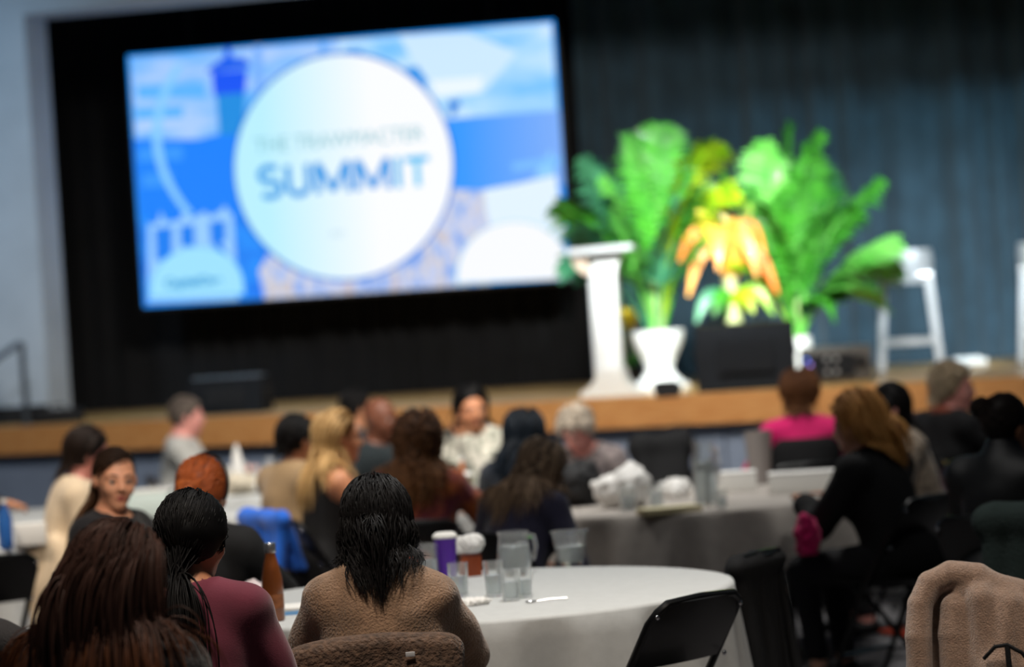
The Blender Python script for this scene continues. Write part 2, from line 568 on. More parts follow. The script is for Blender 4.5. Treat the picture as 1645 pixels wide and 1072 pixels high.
def text(body, size, cx, cy, rgb, layer, bold=0.0, slant=0.0, width=None):
    cu = bpy.data.curves.new('lettering', 'FONT')
    cu.body = body; cu.size = size; cu.align_x = 'CENTER'; cu.align_y = 'CENTER'
    cu.offset = bold
    cu.space_character = 1.0
    t_ = bpy.data.objects.new('lettering', cu)
    COL.objects.link(t_)
    dg = bpy.context.evaluated_depsgraph_get()
    me = bpy.data.meshes.new_from_object(t_.evaluated_get(dg))
    bpy.data.objects.remove(t_)
    x, z = uvc(cx, cy)
    co = np.zeros(len(me.vertices) * 3, dtype=np.float32); me.vertices.foreach_get('co', co); co = co.reshape(-1, 3)
    if width:
        co[:, 0] *= width / (co[:, 0].max() - co[:, 0].min())
    co = np.stack([co[:, 0], np.zeros(len(co)), co[:, 1]], 1)
    me.vertices.foreach_set('co', co.astype(np.float32).ravel()); me.update()
    me.materials.clear()
    put('lettering', me, emit('screen_ink_%d_%d_%d' % rgb, rgb), scr, (x, -0.0008 * layer, z))

text('THE TRAWMACTER', 0.16, 800, 440, (128, 190, 205), 12, 0.0, width=1.34)
def stroke(name, pts, w, rgb, layer):
    """a flat ribbon along a polyline of slide points (metres on the screen)"""
    P = [Vector((x, z)) for x, z in pts]
    L_, R_ = [], []
    for i, p in enumerate(P):
        t = (P[min(i + 1, len(P) - 1)] - P[max(i - 1, 0)]).normalized()
        nn = Vector((-t.y, t.x)) * (w / 2)
        L_.append(p + nn); R_.append(p - nn)
    m_ = bmesh.new()
    l = [m_.verts.new((q.x, 0, q.y)) for q in L_]; r = [m_.verts.new((q.x, 0, q.y)) for q in R_]
    for i in range(len(P) - 1):
        m_.faces.new((l[i], l[i + 1], r[i + 1], r[i]))
    me = bpy.data.meshes.new(name); m_.to_mesh(me); m_.free()
    put(name, me, emit('screen_ink_%d_%d_%d' % rgb, rgb), scr, (0, -0.0008 * layer, 0))
INK = (20, 150, 232)
lx0, lz0 = uvc(500, 645); LH = 0.235
def letter(ch, x, w):
    z = lz0
    k = 0.048
    if ch == 'S':
        pts = []
        for i in range(13):
            a = R(40 + 230 * i / 12); pts.append((x + w / 2 + w * .40 * math.cos(a), z + LH * .745 + LH * .235 * math.sin(a)))
        for i in range(13):
            a = R(90 - 230 * i / 12); pts.append((x + w / 2 + w * .43 * math.cos(a), z + LH * .26 + LH * .245 * math.sin(a)))
        stroke('lettering', pts, k, INK, 12)
    elif ch == 'U':
        pts = [(x + k / 2, z + LH)] + [(x + w / 2 + (w / 2 - k / 2) * math.cos(R(180 + 180 * i / 12)), z + w * .42 + w * .40 * math.sin(R(180 + 180 * i / 12))) for i in range(13)] + [(x + w - k / 2, z + LH)]
        stroke('lettering', pts, k, INK, 12)
    elif ch == 'M':
        stroke('lettering', [(x + k / 2, z), (x + k / 2, z + LH)], k, INK, 12)
        stroke('lettering', [(x + w - k / 2, z), (x + w - k / 2, z + LH)], k, INK, 12.3)
        stroke('lettering', [(x + k * .55, z + LH), (x + w / 2, z + .015)], k, INK, 12.6)
        stroke('lettering', [(x + w - k * .55, z + LH), (x + w / 2, z + .015)], k, INK, 12.9)
    elif ch == 'I':
        stroke('lettering', [(x + w / 2, z), (x + w / 2, z + LH)], k, (70, 186, 240), 12)
    elif ch == 'T':
        stroke('lettering', [(x + w / 2, z), (x + w / 2, z + LH)], k, (96, 200, 244), 12)
        stroke('lettering', [(x, z + LH - k / 2), (x + w, z + LH - k / 2)], k, (70, 190, 244), 12.3)
xx = lx0 + .05
for ch, w_ in (('S', .19), ('U', .21), ('M', .29), ('M', .29), ('I', .06), ('T', .19)):
    letter(ch, xx, w_); xx += w_ + .026
text('2023', 0.06, 795, 768, (176, 206, 220), 12)
text('CapitalOne', 0.10, 290, 938, (40, 150, 215), 12, 0.004, width=0.46)

# ---------------------------------------------------------------- things on the stage
m_white = mat('white_gloss', (232, 236, 238), 0.35, coat=0.3)
m_acryl = mat('frosted_acrylic', (226, 232, 238), 0.3, trans=0.25)
m_spk = mat('speaker_black', (13, 19, 27), 0.7, vary=0.2, vscale=20, bump=0.06, bscale=200, spec=0.25)
m_grille = mat('speaker_grille', (16, 22, 30), 0.55, metal=0.2, bump=0.6, bscale=160, bkind='voronoi')
m_alu = mat('brushed_aluminium', (206, 212, 218), 0.32, metal=0.55, vary=0.05)
m_steel = mat('rail_steel', (86, 94, 104), 0.4, metal=0.7)

# lectern
lec = empty('lectern', (0.645, 19.8, ST_Z), R(-8), 'white slim lectern with wide curved reading top beside the screen', 'lectern')
mb = MB(); mb.prism([(-0.20, 0), (0.20, 0), (0.19, 0.03), (0.14, 0.06), (0.095, 0.11), (0.085, 0.18), (-0.085, 0.18), (-0.1, 0.11), (-0.15, 0.06), (-0.2, 0.03)], -0.17, 0.17); mb.build('base', m_white, lec)
mb = MB(); mb.prism([(-0.075, 0.15), (0.075, 0.15), (0.075, 0.80), (0.09, 0.86), (0.12, 0.92), (0.12, 0.96), (-0.075, 0.955)], -0.10, 0.10); mb.build('column', m_white, lec)
mb = MB(); mb.box((-0.092, 0.02, 0.5), (0.03, 0.19, 0.78)); mb.build('side_panel', m_acryl, lec)
mb = MB(); mb.prism([(-0.22, 0.94), (0.20, 0.955), (0.20, 0.99), (-0.22, 0.98)], -0.2, 0.18); mb.build('reading_top', m_acryl, lec)
mb = MB(); mb.prism([(-0.22, 0.94), (-0.2, 0.88), (-0.15, 0.82), (-0.1, 0.80), (-0.1, 0.94)], -0.14, 0.14); mb.build('bracket', mat('birch_bracket', (206, 188, 170), 0.5), lec)

def wedge(name, loc, rz, w, d, h, label, mfront=m_spk):
    e = empty(name, loc, rz, label, 'speaker')
    mb = MB(); mb.prism([(-d / 2, 0), (d / 2, 0), (d / 2, h * 0.55), (d * 0.22, h), (-d * 0.36, h * 0.97)], -w / 2, w / 2, 'X'); mb.build('cabinet', m_spk, e)
    mb = MB(); mb.prism([(d / 2 + 0.008, 0.03), (d / 2 + 0.008, h * 0.53), (d * 0.24 + 0.008, h * 0.96), (d * 0.22 - 0.005, h * 0.93), (d / 2 - 0.005, h * 0.5), (d / 2 - 0.005, 0.03)], -w / 2 + 0.03, w / 2 - 0.03, 'X'); mb.build('grille', m_grille, e)
    mb = MB(); mb.box((0, -d / 2 + 0.012 - d * 0.0, h * 0.5), (w * 0.55, 0.01, h * 0.5), rot=(R(-14), 0, 0)); mb.build('connector_plate', m_grille, e)
    for s in (-1, 1):
        mb = MB(); mb.box((s * (w / 2 + 0.004), 0, h * 0.55), (0.014, 0.14, 0.05), bevel=0.004); mb.build('handle', m_darkbase, e)
    return e

wedge('floor_monitor', (1.50, 19.35, ST_Z), R(-4), 0.64, 0.46, 0.43, 'large black floor speaker in front of the orange plant on stage')
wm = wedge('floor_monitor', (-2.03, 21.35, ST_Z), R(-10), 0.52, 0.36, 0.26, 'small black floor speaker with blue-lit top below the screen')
mb = MB(); mb.box((0, -.025, .262), (.50, .20, .012), bevel=.004); mb.build('lit_top', mat('monitor_top_lit', (104, 116, 128), .35), wm)  # added pale panel: the screen's glow on the top is put into its colour

# equipment case with knobs and a round port
eq = empty('amplifier_case', (2.12, 19.7, ST_Z), R(-6), 'grey amplifier case with coloured lights beside the stool', 'amplifier')
mb = MB(); mb.box((0, 0, 0.12), (0.47, 0.34, 0.22), bevel=0.02); mb.build('case', mat('amp_grey', (88, 86, 84), 0.5, vary=0.1), eq)
mb = MB(); mb.box((-0.05, -0.173, 0.11), (0.34, 0.01, 0.15)); mb.build('front_panel', m_grille, eq)
mb = MB(); mb.lathe([(0.05, 0), (0.05, 0.006), (0.036, 0.008), (0.034, 0.001)], 20); mb.build('port', m_darkbase, eq, (0.16, -0.172, 0.12), (R(90), 0, 0))
for i, (x, z) in enumerate(((-0.06, 0.15), (-0.06, 0.07), (0.0, 0.15), (0.0, 0.07))):
    mb = MB(); mb.lathe([(0.016, 0), (0.014, 0.018)], 12); mb.build('knob', m_alu, eq, (x, -0.178, z), (R(90), 0, 0))
for i, (x, z, c) in enumerate(((-0.19, 0.155, (70, 130, 255)), (-0.17, 0.125, (170, 140, 230)), (-0.17, 0.09, (235, 90, 80)))):
    mb = MB(); mb.ball((0, 0, 0), 0.011, 10); mb.build('indicator_light', emit('indicator_%d' % i, c, 2.2), eq, (x, -0.179, z))
for x in (-0.18, 0.18):
    mb = MB(); mb.box((x, 0, 0.008), (0.04, 0.2, 0.016)); mb.build('foot', m_darkbase, eq)

# bar stools
def stool(loc, rz, label):
    e = empty('bar_stool', loc, rz, label, 'stool', 'white stools on the stage')
    H = 0.66
    for sx in (-1, 1):
        for sy in (-1, 1):
            mb = MB()
            top = Vector((sx * 0.155, sy * 0.14, H - 0.02)); bot = Vector((sx * 0.205, sy * 0.19, 0))
            d = (top - bot)
            q = 0.024
            r0 = [bot + Vector((a * q, b * q, 0)) for a, b in ((-1, -1), (1, -1), (1, 1), (-1, 1))]
            r1 = [top + Vector((a * q * 1.2, b * q * 1.2, 0)) for a, b in ((-1, -1), (1, -1), (1, 1), (-1, 1))]
            v0 = [mb.bm.verts.new(p) for p in r0]; v1 = [mb.bm.verts.new(p) for p in r1]
            mb.bm.faces.new(v0); mb.bm.faces.new(v1)
            for k in range(4):
                mb.bm.faces.new((v0[k], v0[(k + 1) % 4], v1[(k + 1) % 4], v1[k]))
            mb.build('leg', m_alu, e)
    mb = MB(); mb.box((0, 0, H), (0.38, 0.36, 0.035), bevel=0.012); mb.build('seat', m_alu, e)
    mb = MB()
    n = 8
    rows = []
    for z, k in ((H - 0.05, 1.0), (H + 0.1, 1.02), (H + 0.185, 0.98)):
        rows.append([(0.19 * k * math.sin(R(-85 + 170 * i / n)), -0.185 * k * math.cos(R(-85 + 170 * i / n)) ** 0.45 if abs(-85 + 170 * i / n) < 89 else 0, z) for i in range(n + 1)])
    inner = [[(x * 0.92, y * 0.92, z) for x, y, z in row] for row in rows]
    mb.sheet(rows); mb.sheet(inner)
    mb.sheet([rows[-1], inner[-1]]); mb.sheet([rows[0], inner[0]])
    mb.sheet([[r[0] for r in rows], [r[0] for r in inner]]); mb.sheet([[r[-1] for r in rows], [r[-1] for r in inner]])
    mb.build('backrest', m_alu, e)
    zf = 0.21
    c_ = 0.19
    for a, b in (((-c_, -c_ + .015), (c_, -c_ + .015)), ((c_, -c_), (c_, c_ - .02)), ((c_, c_ - .02), (-c_, c_ - .02)), ((-c_, c_ - .02), (-c_, -c_))):
        mb = MB()
        mx = ((a[0] + b[0]) / 2, (a[1] + b[1]) / 2, zf)
        mb.box(mx, (abs(b[0] - a[0]) + 0.02, abs(b[1] - a[1]) + 0.02, 0.045)); mb.build('footrest_bar', m_alu, e)
    for sx in (-1, 1):
        for sy in (-1, 1):
            mb = MB(); mb.box((sx * 0.205, sy * 0.19, 0.008), (0.056, 0.056, 0.016)); mb.build('foot_cap', m_darkbase, e)
    return e
stool((2.76, 20.8, ST_Z), R(-7), 'whole white metal bar stool with low back on the stage')
stool((3.74, 20.8, ST_Z), R(-9), 'white bar stool cut off at the right edge of the stage')

mb = MB(); mb.box((0, 0, 0.02), (0.29, 0.2, 0.04), bevel=0.006)
pl = mb.build('stage_plate', m_white, loc=(3.28, 21.7, ST_Z), rot=(0, 0, R(-6)), label='flat white slab lying on the stage floor right of the stool', cat='slab')
mb = MB(); mb.box((0, 0, 0.006), (0.2, 0.12, 0.012)); mb.build('sheet', mat('paper_white', (240, 240, 238), 0.8), pl, (0, 0, 0.04))

# small black lamp clipped at the stage lip
fl = empty('floor_lamp', (0.94, 18.56, ST_Z), 0, 'small black footlight at the stage lip below the white planter', 'light')
mb = MB(); mb.prism([(-0.07, -0.05), (0.07, -0.05), (0.09, 0.02), (0.05, 0.05), (-0.06, 0.05), (-0.09, 0.02)], -0.08, 0.06); mb.build('housing', m_darkbase, fl, (0, 0, 0.055))
mb = MB(); mb.lathe([(0.03, 0), (0.028, 0.01)], 14); mb.build('lens', m_grille, fl, (0, 0.062, 0.055), (R(-90), 0, 0))

# handrail in front of the left pier
hr = empty('handrail', (-3.55, 21.65, ST_Z), 0, 'grey steel stair handrail at the left end of the stage', 'handrail')
mb = MB(); mb.tube([(0, 0, 0), (0, 0, 0.60)], 0.022, 10); mb.build('post', m_steel, hr)
mb = MB(); mb.tube([(0.0, 0, 0.60), (-0.05, -0.01, 0.58), (-0.6, -0.06, 0.24), (-1.2, -0.12, -0.13)], 0.024, 10); mb.build('rail', m_steel, hr)
mb = MB(); mb.lathe([(0.05, 0), (0.05, 0.012)], 14); mb.build('foot_plate', m_steel, hr)
bx_ = empty('cable_box', (-3.33, 21.75, ST_Z), R(-12), 'low black cable box at the foot of the left pier', 'box')
mb = MB(); mb.box((0, 0, 0.05), (0.34, 0.16, 0.1), bevel=0.01); mb.build('body', m_darkbase, bx_)
mb = MB(); mb.tube([(-0.05, 0, 0.10), (-0.04, 0, 0.13), (0.04, 0, 0.13), (0.05, 0, 0.10)], 0.008, 8); mb.build('handle', m_darkbase, bx_)

# ---------------------------------------------------------------- plants
def leaf_mat(name, a, b):
    m = mat(name, a, 0.42, rgb2=b, vscale=6, coat=0.15)
    bs = m.node_tree.nodes['Principled BSDF']
    bs.inputs['Subsurface Weight'].default_value = 0.15
    bs.inputs['Subsurface Radius'].default_value = (0.02, 0.04, 0.01)
    return m
G1 = leaf_mat('palm_green', (40, 116, 32), (76, 164, 48))
G2 = leaf_mat('palm_blue_green', (44, 112, 82), (84, 158, 118))
G3 = leaf_mat('palm_lime', (112, 170, 14), (170, 190, 30))
G4 = leaf_mat('palm_light_green', (84, 176, 66), (124, 206, 96))
OR = leaf_mat('leaf_orange', (236, 150, 54), (248, 186, 86))
OR2 = leaf_mat('leaf_deep_orange', (224, 112, 30), (240, 146, 50))
YL = leaf_mat('leaf_yellow', (226, 200, 40), (236, 214, 70))
STEM = mat('palm_stem', (166, 196, 128), 0.5, vary=0.15, vscale=12)
SOIL = mat('potting_soil', (52, 40, 30), 0.95, bump=0.6, bscale=60)

def bez(p0, p1, p2, n):
    out = []
    for i in range(n + 1):
        t = i / n
        out.append(Vector(p0) * (1 - t) ** 2 + Vector(p1) * 2 * t * (1 - t) + Vector(p2) * t * t)
    return out

def frond(base, mid, tip, nleaf=20, ll=0.3, lw=0.03, start=0.28, droop=0.25, seed=0):
    """a feather palm frond: rachis plus leaflets on both sides"""
    rng = random.Random(seed)
    twist = rng.choice((-1, 1)) * rng.uniform(.3, 1.1)
    pts = bez(base, mid, tip, 14)
    mb = MB()
    mb.tube(pts, [0.010 * (1 - 0.75 * i / 14) + 0.002 for i in range(15)], 6)
    N = 60
    fine = bez(base, mid, tip, N)
    for k in range(nleaf):
        t = start + (1 - start) * (k + 0.5) / nleaf
        i = min(N - 1, int(t * N))
        p = fine[i]; tan = (fine[i + 1] - fine[i]).normalized()
        side = tan.cross(Vector((0, 0, 1)))
        if side.length < 0.05:
            side = Vector((1, 0, 0))
        side.normalize()
        side = Matrix.Rotation(twist * (t - .2), 3, tan) @ side
        nrm = side.cross(tan).normalized()
        L = ll * (math.sin(math.pi * (0.18 + 0.78 * (t - start) / (1 - start))) ** 0.8) * rng.uniform(0.85, 1.15) + 0.05
        for s in (-1, 1):
            d = (side * s * 0.8 + tan * 0.75 + nrm * rng.uniform(0.05, 0.3)).normalized()
            w = d.cross(nrm).normalized()
            rows = []
            for j, (f, ww) in enumerate(((0, 0.35), (0.25, 1.0), (0.6, 0.85), (1.0, 0.06))):
                c = p + d * (L * f) + Vector((0, 0, -droop * L * f * f))
                rows.append([c - w * lw * ww / 2, c + nrm * lw * 0.15 * ww, c + w * lw * ww / 2])
            mb.sheet(rows)
    return mb

def strap(base, mid, tip, w, seed=0, n=10):
    """a single broad strap leaf with a channelled blade"""
    pts = bez(base, mid, tip, n)
    mb = MB()
    rows = []; rows2 = []
    for i, p in enumerate(pts):
        t = i / n
        tan = (pts[min(i + 1, n)] - pts[max(i - 1, 0)]).normalized()
        side = tan.cross(Vector((0, -1, 0.35)))
        if side.length < 0.05:
            side = Vector((1, 0, 0))
        side.normalize()
        nrm = side.cross(tan).normalized()
        ww = w * (math.sin(math.pi * (0.12 + 0.86 * t)) ** 0.7)
        rows.append([p - side * ww / 2 + nrm * ww * 0.12, p, p + side * ww / 2 + nrm * ww * 0.12])
        rows2.append([q - nrm * 0.002 for q in rows[-1]])
    mb.sheet(rows); mb.sheet([r[::-1] for r in rows2])
    return mb

def pot(e, prof, material, n=28):
    mb = MB(); mb.lathe(prof, n, cap1=False); mb.build('pot', material, e)
    r, z = prof[-1]
    mb = MB(); mb.lathe([(r * 0.93, z - 0.05), (r * 0.93, z - 0.03), (r * 0.3, z - 0.02)], n); mb.build('soil', SOIL, e)

# left palm in a white waisted planter
p1 = empty('potted_palm', (0.985, 20.3, ST_Z), 0, 'tall blue-green palm in a white waisted planter behind the lectern', 'plant')
pot(p1, [(0.20, 0), (0.205, 0.03), (0.15, 0.06), (0.10, 0.12), (0.095, 0.16), (0.13, 0.24), (0.175, 0.33), (0.185, 0.40), (0.17, 0.405), (0.165, 0.36)], m_white)
FR = [((-.04, 0, .36), (-.12, .0, 1.15), (-.62, -.05, 1.45), G1, .28), ((-.02, .02, .36), (-.20, .1, 1.3), (-.42, .1, 1.78), G2, .32), ((0, 0, .36), (-.05, 0, 1.3), (-.15, -.08, 1.92), G4, .34),
      ((.02, 0, .36), (.04, .05, 1.5), (.10, -.05, 1.98), G1, .34), ((.03, 0, .36), (.16, 0, 1.55), (.46, -.1, 1.82), G3, .36), ((.03, .03, .36), (.22, .05, 1.4), (.56, 0, 1.50), G3, .30),
      ((-.03, 0, .36), (-.25, -.1, .9), (-.60, -.15, 1.02), G2, .30), ((.0, -.03, .36), (.05, -.15, 1.0), (.18, -.25, 1.42), G2, .30), ((-.01, -.02, .36), (-.15, -.1, 1.0), (-.26, -.2, 1.36), G4, .28),
      ((.03, 0, .36), (.15, 0, .85), (.34, -.1, 1.15), G1, .26), ((-.03, .02, .36), (-.1, .2, 1.2), (-.3, .35, 1.6), G2, .30), ((.02, .03, .36), (.1, .25, 1.3), (.28, .35, 1.75), G1, .32)]
FR += [((0, 0, .36), (-.3, -.05, 1.1), (-.5, -.1, 1.25), G2, .3), ((0, 0, .36), (.1, -.1, 1.2), (.34, -.2, 1.6), G3, .34), ((0, 0, .36), (-.12, -.05, 1.3), (-.3, -.1, 1.6), G4, .34), ((0, 0, .36), (.1, -.1, 1.2), (.12, -.2, 1.75), G1, .34)]
for i, (a, b, c, m_, ll) in enumerate(FR):
    frond(a, (b[0], b[1], b[2] * .9), (c[0], c[1], c[2] * .9), 22, ll * 1.1, 0.046, 0.34, 0.45, i).build('frond', m_, p1)
for i, (x, h) in enumerate(((-.03, .7), (.0, .8), (.03, .75))):
    mb = MB(); mb.tube([(x, 0, .34), (x * 1.6, 0, h)], [0.022, 0.012], 8); mb.build('stem', STEM, p1)
# yellow globe flower plant at the lectern foot
yf = empty('potted_flower', (0.80, 20.75, ST_Z), 0, 'round yellow flower head between the lectern and the palm', 'flower')
pot(yf, [(0.07, 0), (0.09, 0.16), (0.085, 0.165), (0.08, 0.14)], m_darkbase)
mb = MB(); mb.tube([(0, 0, .12), (0.01, 0, .45)], 0.008, 8); mb.build('stem', STEM, yf)
rg = random.Random(5)
mb = MB()
for i in range(60):
    z = 1 - 2 * (i + .5) / 60; a = i * 2.39996; r_ = math.sqrt(1 - z * z)
    d = Vector((r_ * math.cos(a), r_ * math.sin(a), z))
    mb.ball(Vector((0.01, 0, .50)) + d * 0.052, 0.019, 6)
mb.ball((0.01, 0, .5), 0.055, 12); mb.build('flower_head', YL, yf)
for i in range(5):
    a = i * 1.25
    strap((0, 0, .14), (0.08 * math.cos(a), 0.08 * math.sin(a), .28), (0.2 * math.cos(a), 0.2 * math.sin(a), .24), 0.05, i).build('leaf', G1, yf)
# orange strap-leaved plant behind the black monitor
p2 = empty('potted_dracaena', (1.50, 20.2, ST_Z), 0, 'orange-leaved plant with a pale thick stem behind the black speaker', 'plant')
pot(p2, [(0.13, 0), (0.16, 0.28), (0.155, 0.285), (0.145, 0.25)], m_darkbase)
mb = MB(); mb.tube([(0, 0, .26), (0.005, 0, .5), (-0.01, 0, .74)], [0.062, 0.055, 0.05], 12); mb.build('stem', mat('pale_stem', (196, 206, 150), 0.55, vary=0.15, vscale=20), p2)
ST = [((-.30, -.1, .62), 1.12, OR), ((.30, -.1, .60), 1.05, OR2), ((-.10, -.22, .78), 1.22, OR), ((.16, -.2, .72), 1.20, OR), ((-.34, 0, .86), 1.2, OR2), ((.06, -.1, 1.12), 1.0, OR), ((.24, 0, .86), 1.25, OR2),
      ((-.2, 0, 1.2), .98, YL), ((-.02, .1, 1.25), 1.0, YL), ((.18, .1, 1.22), 1.0, G3), ((-.26, -.1, .44), .7, G2), ((.26, -.12, .46), .72, G3), ((.12, -.2, .48), .66, G3), ((-.14, -.2, .48), .66, G1)]
for i, (tip, hm, m_) in enumerate(ST):
    strap((0, 0, .68 if hm > .75 else .4), (tip[0] * .45, tip[1] * .5, hm + .12), tip, 0.105, i).build('leaf', m_, p2)
# right palm in a small white pot
p3 = empty('potted_palm', (1.95, 20.35, ST_Z), 0, 'wide bright green palm in a small white pot left of the stool', 'plant')
pot(p3, [(0.055, 0), (0.06, 0.08), (0.085, 0.24), (0.08, 0.30), (0.07, 0.30), (0.066, 0.26)], m_white)
FR = [((0, 0, .26), (-.10, 0, 1.3), (.30, -.1, 1.92), G1, .34), ((0, 0, .26), (-.12, .05, 1.2), (-.10, -.05, 1.88), G4, .32), ((0, 0, .26), (-.25, 0, 1.2), (-.40, 0, 1.64), G1, .30),
      ((0, 0, .26), (.0, .1, 1.4), (.12, .1, 2.0), G1, .36), ((0, 0, .26), (.22, 0, 1.1), (.70, -.1, 1.52), G1, .28), ((0, 0, .26), (.25, -.05, .95), (.78, -.15, 1.05), G4, .34),
      ((0, 0, .26), (.18, -.1, .8), (.60, -.2, .66), G4, .34), ((0, 0, .26), (.1, -.1, 1.05), (.34, -.2, 1.38), G4, .30), ((0, 0, .26), (-.1, -.1, .9), (-.5, -.15, 1.30), G4, .22),
      ((0, 0, .26), (-.05, -.1, 1.0), (.04, -.2, 1.45), G1, .30), ((0, 0, .26), (.1, -.05, .75), (.30, -.15, .62), G1, .26), ((0, 0, .26), (.14, .15, 1.2), (.46, .25, 1.55), G2, .32),
      ((0, 0, .26), (-.1, .2, 1.0), (-.26, .3, 1.5), G1, .3), ((0, 0, .26), (.3, .1, .9), (.82, .1, .86), G1, .32)]
FR += [((0, 0, .26), (.15, -.05, 1.1), (.5, -.1, 1.3), G4, .34), ((0, 0, .26), (-.1, -.1, 1.2), (-.22, -.2, 1.5), G1, .34), ((0, 0, .26), (.1, -.1, 1.1), (.22, -.2, 1.7), G1, .36), ((0, 0, .26), (-.2, 0, .9), (-.4, -.1, 1.0), G3, .26), ((0, 0, .26), (.2, -.05, .7), (.5, -.1, .9), G4, .34)]
for i, (a, b, c, m_, ll) in enumerate(FR):
    frond(a, (b[0] - .04, b[1], b[2] * .87), (c[0] * .95 - .06, c[1], c[2] * .87), 24, ll * 1.05, 0.042, 0.28, 0.45, 40 + i).build('frond', m_, p3)
for i, (x, h) in enumerate(((-.03, .62), (.0, .75), (.04, .66), (.02, .58))):
    mb = MB(); mb.tube([(x * .5, 0, .24), (x * 2, 0, h)], [0.018, 0.011], 8); mb.build('stem', STEM, p3)


# ---------------------------------------------------------------- implicit surfaces (smooth unions meshed with surface nets)
def npv(v):
    return np.array(v, dtype=np.float64)


def rotm(ax, deg):
    return np.array(Matrix.Rotation(R(deg), 3, ax))


